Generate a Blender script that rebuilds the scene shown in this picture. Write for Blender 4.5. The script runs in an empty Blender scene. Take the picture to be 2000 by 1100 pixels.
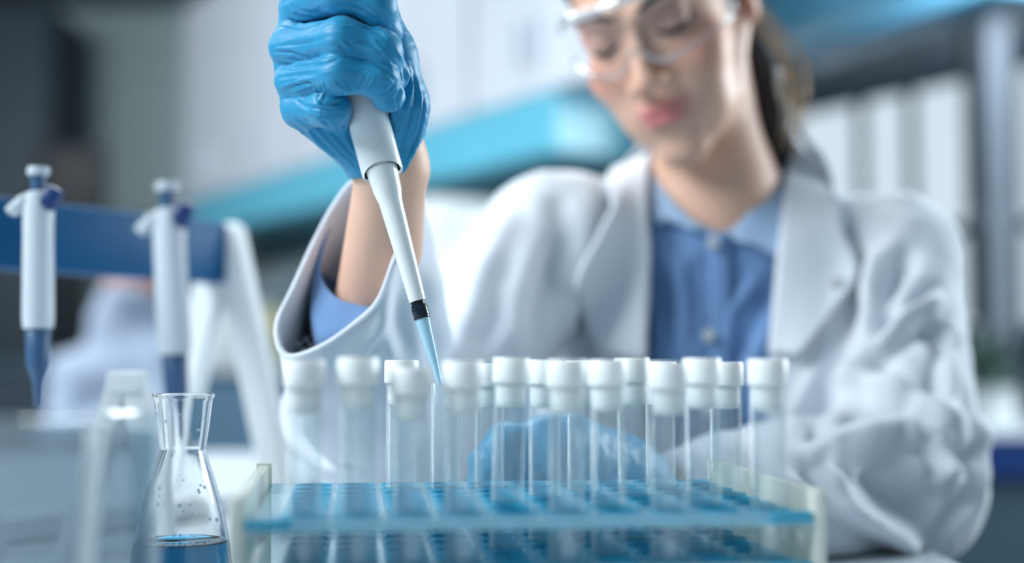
import bpy, bmesh, math, random
import numpy as np
from mathutils import Vector, Matrix, noise as mnoise
random.seed(7)
S = bpy.context.scene
COL = S.collection
PI = math.pi

# ------------------------------------------------------------------ camera
F = 2600.0                      # focal length in pixels of a 2000 px wide frame
PITCH = math.atan(155 / F)
CAM = np.array([0.0, 0.0, 0.90])
FW = np.array([0, math.cos(PITCH), math.sin(PITCH)])
UP = np.array([0, -math.sin(PITCH), math.cos(PITCH)])
cd = bpy.data.cameras.new('camera'); cam = bpy.data.objects.new('camera', cd); COL.objects.link(cam)
cam.location = CAM; cam.rotation_euler = (PI / 2 + PITCH, 0, 0)
cd.sensor_fit = 'HORIZONTAL'; cd.sensor_width = 36; cd.lens = F / 2000 * 36
cd.clip_start = 0.01; cd.clip_end = 100
cd.dof.use_dof = True; cd.dof.focus_distance = 0.79; cd.dof.aperture_fstop = 2.05
S.camera = cam

# ------------------------------------------------------------------ light and exposure
S.view_settings.view_transform = 'Standard'; S.view_settings.look = 'None'
S.view_settings.exposure = -0.38; S.view_settings.gamma = 1; S.view_settings.use_curve_mapping = False
w = bpy.data.worlds.new('world'); S.world = w; w.use_nodes = True
bg = w.node_tree.nodes['Background']; bg.inputs[0].default_value = (0.78, 0.90, 1.0, 1); bg.inputs[1].default_value = 1.2
cy = S.cycles
cy.use_denoising = True; cy.max_bounces = 10; cy.diffuse_bounces = 3; cy.glossy_bounces = 4
cy.transmission_bounces = 10; cy.transparent_max_bounces = 64
cy.caustics_reflective = False; cy.caustics_refractive = True; cy.blur_glossy = 1.0
cy.sample_clamp_indirect = 4

def area(name, loc, target, sx, sy, power, col):
    l = bpy.data.lights.new(name, 'AREA'); l.shape = 'RECTANGLE'; l.size = sx; l.size_y = sy
    l.energy = power; l.color = col
    o = bpy.data.objects.new(name, l); COL.objects.link(o); o.location = loc
    o.rotation_euler = (Vector(target) - Vector(loc)).to_track_quat('-Z', 'Y').to_euler()
    return o
area('ceiling_panel_light_left', (-1.55, 0.35, 2.10), (-0.05, 0.95, 1.05), 1.0, 0.9, 74, (0.90, 0.98, 1.0))  # unseen area lamp added as a soft key from the left
area('ceiling_panel_light_over_bench', (-0.3, 2.4, 2.6), (-0.1, 1.4, 1.0), 1.4, 0.8, 60, (0.92, 0.98, 1.0))  # unseen area lamp added from above for hair and shoulders
area('window_daylight_right', (2.7, 2.35, 1.75), (0.2, 1.1, 1.0), 2.0, 1.4, 160, (0.85, 0.96, 1.0))  # added area lamp inside the room, strengthens daylight from the right windows
area('ceiling_panel_light_far', (-2.3, 3.0, 2.62), (-1.2, 4.6, 1.3), 1.5, 1.2, 170, (0.9, 0.97, 1.0))  # unseen area lamp added to brighten the left wall and wall cabinets
area('ceiling_panel_light_right', (1.7, 3.9, 2.6), (2.2, 6.3, 1.9), 1.0, 0.8, 60, (0.85, 0.93, 1.0))  # unseen area lamp added to lift the header above the windows

# ------------------------------------------------------------------ helpers
def P(u, v, d):
    """the point seen at pixel (u, v) of the 2000x1100 frame at depth d in metres"""
    return CAM + d * (FW + (u - 1000) / F * np.array([1.0, 0, 0]) + (550 - v) / F * UP)
def PX(p):
    q = np.asarray(p) - CAM
    d = q @ FW
    return 1000 + F * q[..., 0] / d, 550 - F * (q @ UP) / d

def lin(c):
    return tuple(((x / 255) / 12.92 if x / 255 <= 0.04045 else ((x / 255 + 0.055) / 1.055) ** 2.4) for x in c)

def mat(name, col, rough=0.5, metal=0.0, spec=0.5, var=0.05, vscale=6.0, bump=0.0, bscale=60.0, emit=0.0, sheen=0.0, sss=0.0, attr=None, coat=0.0, trans=0.0, ior=1.45, stretch=None, alpha=1.0):
    m = bpy.data.materials.new(name); m.use_nodes = True
    nt = m.node_tree; b = nt.nodes['Principled BSDF']
    c = tuple(col) + (1,)
    b.inputs['Base Color'].default_value = c
    b.inputs['Roughness'].default_value = rough; b.inputs['Metallic'].default_value = metal
    b.inputs['Specular IOR Level'].default_value = spec; b.inputs['IOR'].default_value = ior
    if sheen: b.inputs['Sheen Weight'].default_value = sheen
    if coat: b.inputs['Coat Weight'].default_value = coat; b.inputs['Coat Roughness'].default_value = 0.1
    if trans: b.inputs['Transmission Weight'].default_value = trans
    if alpha < 1: b.inputs['Alpha'].default_value = alpha
    if sss:
        b.inputs['Subsurface Weight'].default_value = sss
        b.inputs['Subsurface Radius'].default_value = (0.012, 0.005, 0.003); b.inputs['Subsurface Scale'].default_value = 1.0
    if emit:
        b.inputs['Emission Color'].default_value = c; b.inputs['Emission Strength'].default_value = emit
    tc = nt.nodes.new('ShaderNodeTexCoord'); src = tc.outputs['Object']
    if stretch:
        mp = nt.nodes.new('ShaderNodeMapping'); mp.inputs['Scale'].default_value = stretch
        nt.links.new(src, mp.inputs['Vector']); src = mp.outputs['Vector']
    if attr:
        a = nt.nodes.new('ShaderNodeAttribute'); a.attribute_name = attr
        nt.links.new(a.outputs['Color'], b.inputs['Base Color'])
    elif var:
        n = nt.nodes.new('ShaderNodeTexNoise'); n.inputs['Scale'].default_value = vscale; n.inputs['Detail'].default_value = 4
        r = nt.nodes.new('ShaderNodeMix'); r.data_type = 'RGBA'
        r.inputs[6].default_value = tuple(x * (1 - var) for x in col) + (1,)
        r.inputs[7].default_value = tuple(min(1, x * (1 + var)) for x in col) + (1,)
        nt.links.new(src, n.inputs['Vector']); nt.links.new(n.outputs['Fac'], r.inputs[0]); nt.links.new(r.outputs[2], b.inputs['Base Color'])
    if bump:
        n = nt.nodes.new('ShaderNodeTexNoise'); n.inputs['Scale'].default_value = bscale; n.inputs['Detail'].default_value = 5
        bp = nt.nodes.new('ShaderNodeBump'); bp.inputs['Strength'].default_value = bump; bp.inputs['Distance'].default_value = 0.002
        nt.links.new(src, n.inputs['Vector']); nt.links.new(n.outputs['Fac'], bp.inputs['Height']); nt.links.new(bp.outputs[0], b.inputs['Normal'])
    return m

def thin_glass(name, tint, body=(0.8, 0.85, 0.88), edge=0.5, base=0.03, rough=0.04):
    """thin clear wall: mostly see-through, more reflective and cloudier at grazing angles"""
    m = bpy.data.materials.new(name); m.use_nodes = True; nt = m.node_tree
    nt.nodes.clear(); out = nt.nodes.new('ShaderNodeOutputMaterial')
    tr = nt.nodes.new('ShaderNodeBsdfTransparent'); tr.inputs[0].default_value = tuple(tint) + (1,)
    gl = nt.nodes.new('ShaderNodeBsdfGlossy'); gl.inputs['Roughness'].default_value = rough; gl.inputs[0].default_value = (1, 1, 1, 1)
    df = nt.nodes.new('ShaderNodeBsdfDiffuse'); df.inputs[0].default_value = tuple(body) + (1,)
    lw = nt.nodes.new('ShaderNodeLayerWeight'); lw.inputs['Blend'].default_value = 0.5
    pw = nt.nodes.new('ShaderNodeMath'); pw.operation = 'POWER'; pw.inputs[1].default_value = 4.0
    ml = nt.nodes.new('ShaderNodeMath'); ml.operation = 'MULTIPLY_ADD'; ml.inputs[1].default_value = edge; ml.inputs[2].default_value = base
    ml.use_clamp = True
    nt.links.new(lw.outputs['Facing'], pw.inputs[0]); nt.links.new(pw.outputs[0], ml.inputs[0])
    m1 = nt.nodes.new('ShaderNodeMixShader'); m1.inputs[0].default_value = 0.45
    nt.links.new(gl.outputs[0], m1.inputs[1]); nt.links.new(df.outputs[0], m1.inputs[2])
    m2 = nt.nodes.new('ShaderNodeMixShader')
    nt.links.new(ml.outputs[0], m2.inputs[0]); nt.links.new(tr.outputs[0], m2.inputs[1]); nt.links.new(m1.outputs[0], m2.inputs[2])
    nt.links.new(m2.outputs[0], out.inputs[0])
    return m

def acrylic(name, tint, body, opac):
    """tinted see-through plastic sheet"""
    m = bpy.data.materials.new(name); m.use_nodes = True; nt = m.node_tree
    b = nt.nodes['Principled BSDF']; b.inputs['Base Color'].default_value = tuple(body) + (1,); b.inputs['Roughness'].default_value = 0.15
    out = nt.nodes['Material Output']
    tr = nt.nodes.new('ShaderNodeBsdfTransparent'); tr.inputs[0].default_value = tuple(tint) + (1,)
    mx = nt.nodes.new('ShaderNodeMixShader'); n = nt.nodes.new('ShaderNodeTexNoise'); n.inputs['Scale'].default_value = 40
    r = nt.nodes.new('ShaderNodeMapRange'); r.inputs['To Min'].default_value = opac * 0.8; r.inputs['To Max'].default_value = opac * 1.2
    nt.links.new(n.outputs['Fac'], r.inputs['Value']); nt.links.new(r.outputs[0], mx.inputs[0])
    nt.links.new(tr.outputs[0], mx.inputs[1]); nt.links.new(b.outputs[0], mx.inputs[2]); nt.links.new(mx.outputs[0], out.inputs[0])
    return m

def mk(name, verts, faces, m, parent=None, smooth=True, loc=None):
    me = bpy.data.meshes.new(name); me.from_pydata([tuple(map(float, v)) for v in verts], [], faces if isinstance(faces, list) else [tuple(map(int, f)) for f in faces]); me.update()
    o = bpy.data.objects.new(name, me); COL.objects.link(o)
    if m: me.materials.append(m)
    if smooth:
        me.polygons.foreach_set('use_smooth', [True] * len(me.polygons))
    if parent: o.parent = parent
    if loc is not None: o.location = loc
    return o

class MB:
    """collects shapes for one mesh"""
    def __init__(s): s.v = []; s.f = []
    def add(s, v, f):
        n = len(s.v); s.v += [tuple(map(float, x)) for x in v]; s.f += [tuple(int(i) + n for i in q) for q in f]; return s
    def box(s, c, d, R=None, b=0.0):
        bm = bmesh.new(); bmesh.ops.create_cube(bm, size=1)
        bmesh.ops.scale(bm, vec=d, verts=bm.verts)
        if b: bmesh.ops.bevel(bm, geom=bm.edges[:], offset=b, segments=2, affect='EDGES', profile=0.5)
        if R is not None: bmesh.ops.transform(bm, matrix=R, verts=bm.verts)
        bmesh.ops.translate(bm, vec=c, verts=bm.verts); bm.verts.index_update()
        s.add([v.co for v in bm.verts], [[v.index for v in f.verts] for f in bm.faces]); bm.free(); return s
    def lathe(s, prof, n=32, c=(0, 0, 0), M=None, sy=1.0, cap=True):
        v = []; f = []
        for r, z in prof:
            for k in range(n):
                a = 2 * PI * k / n; p = Vector((r * math.cos(a), sy * r * math.sin(a), z))
                if M is not None: p = M @ p
                v.append((p[0] + c[0], p[1] + c[1], p[2] + c[2]))
        for i in range(len(prof) - 1):
            for k in range(n): f.append((i * n + k, i * n + (k + 1) % n, (i + 1) * n + (k + 1) % n, (i + 1) * n + k))
        if cap:
            if prof[0][0] > 1e-6: f.append(tuple(range(n))[::-1])
            if prof[-1][0] > 1e-6: f.append(tuple(range((len(prof) - 1) * n, len(prof) * n)))
        return s.add(v, f)
    def tube(s, pts, rad, n=10):
        pts = [Vector(p) for p in pts]; N = len(pts)
        rad = rad if isinstance(rad, (list, tuple)) else [rad] * N
        v = []; f = []; up = Vector((0, 0, 1))
        for i, p in enumerate(pts):
            t = (pts[min(i + 1, N - 1)] - pts[max(i - 1, 0)]).normalized()
            a = t.cross(up); a = a.normalized() if a.length > 1e-4 else t.cross(Vector((1, 0, 0))).normalized(); b = a.cross(t)
            for k in range(n):
                q = 2 * PI * k / n; v.append(p + (a * math.cos(q) + b * math.sin(q)) * rad[i])
        for i in range(N - 1):
            for k in range(n): f.append((i * n + k, i * n + (k + 1) % n, (i + 1) * n + (k + 1) % n, (i + 1) * n + k))
        f.append(tuple(range(n))[::-1]); f.append(tuple(range((N - 1) * n, N * n)))
        return s.add(v, f)
    def build(s, name, m, parent=None, smooth=True, loc=None):
        o = mk(name, s.v, s.f, m, parent, smooth, loc)
        if smooth: sharp(o)
        return o
def sharp(o, ang=40):
    me = o.data
    bm = bmesh.new(); bm.from_mesh(me); bmesh.ops.recalc_face_normals(bm, faces=bm.faces)
    for e in bm.edges:
        if len(e.link_faces) == 2 and e.calc_face_angle(0) > math.radians(ang): e.smooth = False
    bm.to_mesh(me); bm.free()

def empty(name, loc, label, cat, group=None, rz=0, rot=None):
    o = bpy.data.objects.new(name, None); COL.objects.link(o); o.location = loc; o.empty_display_size = 0.02
    o.rotation_euler = rot if rot else (0, 0, rz)
    return tag(o, label, cat, group)
def tag(o, label, cat, group=None):
    o['label'] = label; o['category'] = cat
    if group: o['group'] = group
    return o
def struct(o): o['kind'] = 'structure'; return o

def catmull(pts, n, closed=False):
    pts = np.asarray(pts, float); N = len(pts); out = []
    ts = np.linspace(0, N if closed else N - 1, n, endpoint=not closed)
    for t in ts:
        i = int(math.floor(t)); 
        if not closed: i = min(i, N - 2)
        f = t - i
        g = (lambda k: pts[k % N]) if closed else (lambda k: pts[max(0, min(N - 1, k))])
        p0, p1, p2, p3 = g(i - 1), g(i), g(i + 1), g(i + 2)
        out.append(0.5 * ((2 * p1) + (-p0 + p2) * f + (2 * p0 - 5 * p1 + 4 * p2 - p3) * f * f + (-p0 + 3 * p1 - 3 * p2 + p3) * f ** 3))
    return np.array(out)

# ---- signed distance shapes
def cone(a, b, ra, rb):
    a = np.asarray(a, float); b = np.asarray(b, float); ab = b - a; L = ab @ ab
    def f(p):
        t = np.clip(((p - a) @ ab) / L, 0, 1)
        return np.linalg.norm(p - a - t[:, None] * ab, axis=1) - (ra + (rb - ra) * t)
    return f
def ell(c, r, R=None):
    c = np.asarray(c, float); r = np.asarray(r, float)
    def f(p):
        q = p - c
        if R is not None: q = q @ R
        k0 = np.linalg.norm(q / r, axis=1); k1 = np.linalg.norm(q / (r * r), axis=1)
        return k0 * (k0 - 1) / np.maximum(k1, 1e-9)
    return f
def smin(a, b, k):
    h = np.clip(0.5 + 0.5 * (b - a) / k, 0, 1)
    return b * (1 - h) + a * h - k * h * (1 - h)
def smax(a, b, k): return -smin(-a, -b, k)
def union(items):
    """items: (function, blend) pairs"""
    def f(p):
        d = items[0][0](p)
        for g, k in items[1:]: d = smin(d, g(p), k)
        return d
    return f

def nets(f, lo, hi, h, newton=2):
    lo = np.asarray(lo, float); hi = np.asarray(hi, float)
    n = np.ceil((hi - lo) / h).astype(int) + 1
    B = 12; nb = -(-n // B); n = nb * B
    V = np.empty(tuple(n), np.float32)
    bc = np.stack(np.meshgrid(*[np.arange(k) for k in nb], indexing='ij'), -1).reshape(-1, 3)
    cen = lo + (bc * B + (B - 1) / 2) * h
    dc = f(cen)
    rad = h * B * 0.87 + 2.5 * h
    off = np.stack(np.meshgrid(*[np.arange(B)] * 3, indexing='ij'), -1).reshape(-1, 3)
    near = np.abs(dc) < rad * 1.6
    for i in np.where(~near)[0]:
        a = bc[i] * B; V[a[0]:a[0] + B, a[1]:a[1] + B, a[2]:a[2] + B] = dc[i]
    idx = np.where(near)[0]
    for s0 in range(0, len(idx), 100):
        ch = idx[s0:s0 + 100]
        pts = (lo + (bc[ch][:, None, :] * B + off[None]) * h).reshape(-1, 3)
        vals = f(pts).reshape(len(ch), B, B, B)
        for j, i in enumerate(ch):
            a = bc[i] * B; V[a[0]:a[0] + B, a[1]:a[1] + B, a[2]:a[2] + B] = vals[j]
    ins = V < 0
    nx, ny, nz = n - 1
    cnt = np.zeros((nx, ny, nz), np.int8)
    for dx in (0, 1):
        for dy in (0, 1):
            for dz in (0, 1): cnt += ins[dx:dx + nx, dy:dy + ny, dz:dz + nz]
    act = (cnt > 0) & (cnt < 8)
    cells = np.argwhere(act); ids = -np.ones((nx, ny, nz), np.int64); ids[act] = np.arange(len(cells))
    acc = np.zeros((len(cells), 3)); num = np.zeros(len(cells))
    corners = [np.array(c) for c in ((0,0,0),(1,0,0),(0,1,0),(1,1,0),(0,0,1),(1,0,1),(0,1,1),(1,1,1))]
    for i in range(8):
        for j in range(i + 1, 8):
            if np.abs(corners[i] - corners[j]).sum() != 1: continue
            a = cells + corners[i]; b = cells + corners[j]
            va = V[a[:, 0], a[:, 1], a[:, 2]]; vb = V[b[:, 0], b[:, 1], b[:, 2]]
            m = (va < 0) != (vb < 0); t = np.where(m, va / np.where(m, va - vb, 1), 0)
            acc[m] += (a + (b - a) * t[:, None])[m]; num[m] += 1
    verts = lo + acc / num[:, None] * h
    faces = []
    for ax in range(3):
        o1, o2 = [k for k in range(3) if k != ax]
        sl0 = [slice(None)] * 3; sl1 = [slice(None)] * 3; sl0[ax] = slice(0, -1); sl1[ax] = slice(1, None)
        A = ins[tuple(sl0)]; Bv = ins[tuple(sl1)]
        e = np.argwhere(A != Bv)
        e = e[(e[:, o1] > 0) & (e[:, o2] > 0) & (e[:, o1] < n[o1] - 1) & (e[:, o2] < n[o2] - 1)]
        flip = A[e[:, 0], e[:, 1], e[:, 2]]
        u = np.zeros(3, int); u[o1] = 1; v_ = np.zeros(3, int); v_[o2] = 1
        q = [ids[tuple((e - s).T)] for s in (0 * u, u, u + v_, v_)]
        q = np.stack(q, 1); ok = (q >= 0).all(1); q = q[ok]; flip = flip[ok]
        if ax == 1: flip = ~flip
        q[flip] = q[flip][:, ::-1]
        faces.append(q[:, ::-1])
    faces = np.concatenate(faces)
    for _ in range(newton):
        g = grad(f, verts, h * 0.3); d = f(verts)
        gl = np.maximum(np.linalg.norm(g, axis=1), 0.3)
        verts = verts - np.clip(d / gl, -h, h)[:, None] * (g / gl[:, None])
    return verts, faces
def grad(f, p, e):
    return np.stack([(f(p + np.eye(3)[i] * e) - f(p - np.eye(3)[i] * e)) / (2 * e) for i in range(3)], 1)
def fbm(p, freq, oct=3, seed=0.0):
    return np.array([mnoise.fractal(Vector(q) + Vector((seed, seed, seed)), 0.8, 2.0, oct) for q in (p * np.asarray(freq))])
def strokes(verts, nrm, lst, k=1.0):
    """folds: each is (pixel polyline, half width in px, height in m); raises or sinks what faces the front along that line"""
    u, v = PX(verts); front = np.clip(-nrm[:, 1] * 2.0 + 0.35, 0, 1); disp = np.zeros(len(verts))
    for pl, wd, am in lst:
        pl = catmull(pl, 14) if len(pl) > 2 else np.asarray(pl, float)
        best = np.full(len(verts), 1e9); along = np.zeros(len(verts)); n = len(pl) - 1
        box = (u > pl[:, 0].min() - 3 * wd) & (u < pl[:, 0].max() + 3 * wd) & (v > pl[:, 1].min() - 3 * wd) & (v < pl[:, 1].max() + 3 * wd)
        ii = np.where(box)[0]
        if not len(ii): continue
        q = np.stack([u[ii], v[ii]], 1)
        for i in range(n):
            a = pl[i]; ab = pl[i + 1] - a; L = max(ab @ ab, 1e-9)
            t = np.clip(((q - a) @ ab) / L, 0, 1); d = np.linalg.norm(q - a - t[:, None] * ab, axis=1)
            m = d < best[ii]; best[ii[m]] = d[m]; along[ii[m]] = (i + t[m]) / n
        s = best[ii] / wd; prof = np.exp(-s * s) - 0.35 * np.exp(-((s - 1.9) / 0.8) ** 2)
        disp[ii] += am * k * prof * np.clip(np.sin(PI * np.clip(along[ii], 0.03, 0.97)) * 1.6, 0, 1)
    return verts + nrm * (disp * front)[:, None]
def normals(f, v, e=0.0015):
    g = grad(f, v, e); return g / np.maximum(np.linalg.norm(g, axis=1), 1e-9)[:, None]
def hit(f, u, v, d0, d1):
    """first depth between d0 and d1 where pixel ray meets the shape"""
    ds = np.linspace(d0, d1, 160); pts = np.array([P(u, v, d) for d in ds]); s = f(pts)
    k = np.where(s < 0)[0]
    if not len(k): k = [int(np.argmin(s))]
    return ds[k[0]]
def strip(f, A, B, n, m, d0, d1, off, name, ma, parent, thick=0.002, push=None):
    """cloth strip between two pixel lines A and B, laid on shape f and lifted off by off"""
    A = catmull(A, n); B = catmull(B, n); V = []; Fc = []
    for i in range(n):
        for j in range(m):
            t = j / (m - 1); q = A[i] * (1 - t) + B[i] * t
            d = hit(f, q[0], q[1], d0, d1); o = off if not callable(off) else off(i / (n - 1), t)
            V.append([q[0], q[1], d, o])
    V = np.array(V); D = V[:, 2].reshape(n, m)
    for _ in range(3):
        Dp = np.pad(D, 1, mode='edge'); D = (Dp[1:-1, :-2] + Dp[1:-1, 2:] + Dp[:-2, 1:-1] + Dp[2:, 1:-1] + 2 * Dp[1:-1, 1:-1]) / 6
    pts = [P(V[i, 0], V[i, 1], D.reshape(-1)[i] - V[i, 3]) for i in range(len(V))]
    for i in range(n - 1):
        for j in range(m - 1): Fc.append((i * m + j, (i + 1) * m + j, (i + 1) * m + j + 1, i * m + j + 1))
    o = mk(name, pts, Fc, ma, parent)
    s = o.modifiers.new('solid', 'SOLIDIFY'); s.thickness = thick; s.offset = -1
    return o

# ------------------------------------------------------------------ materials
M = dict(
 wall=mat('painted_wall', lin((150, 165, 170)), 0.8, var=0.04, bump=0.05),
 wall_far=mat('far_wall', lin((150, 166, 168)), 0.8, var=0.1, vscale=1.0),
 wall_dark=mat('dark_cabinet_board', lin((46, 60, 72)), 0.6),
 ceil=mat('ceiling_tile', lin((135, 150, 162)), 0.9, var=0.04),
 floor=mat('vinyl_floor', lin((70, 88, 100)), 0.4, var=0.08),
 frame=mat('dark_window_frame', lin((30, 42, 54)), 0.4),
 post=mat('white_post', lin((128, 138, 150)), 0.4),
 cab=mat('cabinet_laminate', lin((196, 202, 212)), 0.35, var=0.02),
 cyan=mat('cyan_plastic', lin((98, 176, 200)), 0.25, var=0.06, trans=0.0),
 cyan_b=mat('blue_panel', lin((130, 205, 238)), 0.3, var=0.05),
 bench=mat('white_bench', lin((205, 214, 222)), 0.25, var=0.02),
 teal=mat('teal_cabinet', lin((52, 74, 88)), 0.5),
 navy=mat('navy_edge', lin((18, 48, 100)), 0.35),
 white=mat('white_plastic', lin((226, 230, 232)), 0.28, var=0.015, coat=0.3),
 pwhite=mat('pipette_white_plastic', lin((228, 233, 236)), 0.22, var=0.01, coat=0.5, sss=0.0),
 gwhite=mat('grey_white_plastic', lin((186, 196, 204)), 0.35, var=0.02),  # white plastic greyed: shade on the hung pipettes put into the colour
 offw=mat('stand_white_plastic', lin((214, 220, 224)), 0.4, var=0.02),
 blue=mat('stand_blue_plastic', lin((0, 78, 124)), 0.5, spec=0.2, var=0.05),
 dblue=mat('slate_blue_plastic', lin((52, 84, 120)), 0.35),
 black=mat('black_plastic', lin((16, 22, 28)), 0.3),
 screen=mat('dark_screen', lin((14, 20, 28)), 0.6),
 cap=mat('cap_white_plastic', lin((236, 240, 241)), 0.4, var=0.01, sss=0.15),
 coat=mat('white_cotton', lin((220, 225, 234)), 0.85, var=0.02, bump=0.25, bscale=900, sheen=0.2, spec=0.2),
 shirt=mat('blue_cotton', lin((112, 146, 192)), 0.8, var=0.04, bump=0.2, bscale=900, sheen=0.2, spec=0.2),
 shirt_l=mat('light_blue_cotton', lin((170, 194, 226)), 0.8, var=0.03, bump=0.2, bscale=900, sheen=0.2, spec=0.2),
 btn=mat('pearl_button', lin((190, 195, 200)), 0.3),
 skin=mat('skin', (0.6, 0.35, 0.25), 0.48, sss=0.12, attr='tone', spec=0.4),
 hair=mat('dark_brown_hair', lin((36, 27, 27)), 0.5, var=0.4, vscale=40, bump=0.4, bscale=30, stretch=(30, 30, 3)),
 hairl=mat('fair_hair_wisps', lin((196, 168, 130)), 0.4),  # pale colour imitates window light on loose strands of dark hair
 lash=mat('lash_and_brow', lin((52, 40, 40)), 0.7),
 glove=mat('blue_nitrile', lin((20, 134, 180)), 0.47, var=0.05, vscale=25, bump=0.10, bscale=140, stretch=(0.5, 1, 1.6), spec=0.55, sheen=0.08),
 cream=acrylic('cream_frosted_plastic', (0.80, 0.82, 0.79), lin((236, 238, 228)), 0.72),
 rackp=acrylic('clear_cyan_acrylic', (0.96, 0.99, 0.995), lin((180, 224, 240)), 0.42),
 rackr=acrylic('cyan_acrylic_rim', (0.62, 0.89, 0.95), lin((70, 180, 215)), 0.55),
 tube=thin_glass('tube_glass', (0.965, 0.98, 0.985), (0.88, 0.93, 0.95), 0.9, 0.09),
 beak=thin_glass('beaker_glass', (0.93, 0.95, 0.96), (0.6, 0.68, 0.72), 0.5, 0.10, 0.12),
 lens=thin_glass('goggle_lens', (0.97, 0.98, 0.99), (0.8, 0.85, 0.9), 0.14, 0.02),
 tip=acrylic('pipette_tip_plastic', (0.82, 0.93, 0.98), lin((196, 232, 248)), 0.55),
 green=mat('green_liquid', lin((120, 150, 110)), 0.2, trans=0.5),
 beige=mat('beige_plastic', lin((200, 190, 160)), 0.5),
 plant=mat('leaf_green', lin((110, 140, 130)), 0.6, var=0.3),
 plantd=mat('dark_leaf_green', lin((24, 48, 38)), 0.6, var=0.3),
)
def dielectric(name, col, ior=1.47, rough=0.0):
    m = bpy.data.materials.new(name); m.use_nodes = True; nt = m.node_tree; nt.nodes.clear()
    o = nt.nodes.new('ShaderNodeOutputMaterial'); g = nt.nodes.new('ShaderNodeBsdfGlass')
    g.inputs[0].default_value = tuple(col) + (1,); g.inputs['Roughness'].default_value = rough; g.inputs['IOR'].default_value = ior
    nt.links.new(g.outputs[0], o.inputs[0]); return m
M['glass'] = dielectric('flask_glass', (0.985, 0.99, 0.99))
m = dielectric('blue_solution', (0.55, 0.8, 0.95), 1.33)
nt = m.node_tree; va = nt.nodes.new('ShaderNodeVolumeAbsorption'); va.inputs[0].default_value = (0.0, 0.64, 0.72, 1); va.inputs['Density'].default_value = 105
nt.links.new(va.outputs[0], nt.nodes['Material Output'].inputs['Volume']); M['liquid'] = m
M['foam'] = acrylic('bubbles', (0.85, 0.93, 1.0), (0.8, 0.9, 1.0), 0.45)

# ------------------------------------------------------------------ room
TZ = 0.75
def wbox(name, x0, x1, y0, y1, z0, z1, m, kind=True):
    o = MB().box(((x0 + x1) / 2, (y0 + y1) / 2, (z0 + z1) / 2), (x1 - x0, y1 - y0, z1 - z0)).build(name, m, smooth=False)
    return struct(o) if kind else o
FP = [(-5.2, -1.6), (7.19, -1.6), (0.11, 9.6), (-5.2, 9.6)]        # floor plan; its slanting side is the window wall
def slab(name, z0, z1, m):
    v = [(x, y, z) for z in (z0, z1) for x, y in FP]; n = len(FP)
    return struct(mk(name, v, [tuple(range(n))[::-1], tuple(range(n, 2 * n))] + [(i, (i + 1) % n, n + (i + 1) % n, n + i) for i in range(n)], m, smooth=False))
slab('floor', -0.05, 0.0, M['floor']); slab('ceiling', 2.75, 2.8, M['ceil'])
wbox('wall_back', -5.2, 7.19, -1.65, -1.6, 0, 2.75, M['wall'])
wbox('wall_left', -5.25, -5.2, -1.6, 9.6, 0, 2.75, M['wall_far'])
wbox('wall_far', -5.2, 0.11, 9.6, 9.65, 0, 2.75, M['wall_far'])
# room axis: the long walls run away to the far left
AX = Vector((-0.534, 0.845, 0)); AN = Vector((0.845, 0.534, 0))
ROT = Matrix.Rotation(math.atan2(0.845, -0.534), 4, 'Z')       # local x runs along AX
W0 = Vector((720 / F * 6.8, 6.8, 0))
def on_wall(t, n, z): return W0 + AX * t + AN * n + Vector((0, 0, z))
def t_of(u, base=W0):        # distance along the wall where pixel column u meets it
    k = (u - 1000) / F
    return (base.x - k * base.y) / (k * AX.y - AX.x)
def zat(v, u, base=W0):
    q = base + AX * t_of(u, base); return 0.9 + (705 - v) / F * q.y
def wallbox(mb, t0, t1, z0, z1, n0, n1, base=W0):
    c = base + AX * (t0 + t1) / 2 + AN * (n0 + n1) / 2 + Vector((0, 0, (z0 + z1) / 2))
    mb.box(c, (abs(t1 - t0), abs(n1 - n0), z1 - z0), ROT)
zt = zat(145, 1900); zs = zat(640, 1900)
# openings along the wall (pixel columns)
opens = [(2140, 1990), (1914, 1786), (1777, 1688), (1679, 1530), (1500, 1380), (1340, 1240)]
wall = MB(); tA = -9.9; tB = 3.3
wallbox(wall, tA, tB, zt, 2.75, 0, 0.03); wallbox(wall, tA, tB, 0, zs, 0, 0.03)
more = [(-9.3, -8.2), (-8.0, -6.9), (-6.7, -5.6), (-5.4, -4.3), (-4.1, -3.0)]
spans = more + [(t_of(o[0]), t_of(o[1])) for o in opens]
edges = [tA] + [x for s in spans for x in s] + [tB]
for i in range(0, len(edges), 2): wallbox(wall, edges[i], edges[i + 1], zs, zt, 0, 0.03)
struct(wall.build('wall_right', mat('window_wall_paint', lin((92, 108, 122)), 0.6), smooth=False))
hd = MB(); wallbox(hd, tA, tB, zt + 0.10, 2.75, -0.02, 0.0); struct(hd.build('trim_1', mat('header_paint', lin((140, 152, 162)), 0.7), smooth=False))
zm = zat(452, 1850)
for i, (t0, t1) in enumerate(spans):
    r = bpy.data.objects.new('window_%d' % (i + 1), None); COL.objects.link(r); struct(r)
    f = MB(); e = 0.010
    wallbox(f, t0, t1, zs, zs + e, 0.0, 0.03); wallbox(f, t0, t1, zt - e, zt, 0.0, 0.03)
    wallbox(f, t0, t0 + e, zs, zt, 0.0, 0.03); wallbox(f, t1 - e, t1, zs, zt, 0.0, 0.03); wallbox(f, t0, t1, zm - 0.03, zm + 0.03, 0.0, 0.03)
    f.build('window_frame', M['frame'], r, smooth=False)
    g = MB(); wallbox(g, t0 + e, t1 - e, zs + e, zt - e, 0.012, 0.016)
    g.build('window_pane', thin_glass('window_glass_%d' % i, (0.97, 0.985, 0.99), edge=0.2, base=0.01), r, smooth=False)
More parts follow.
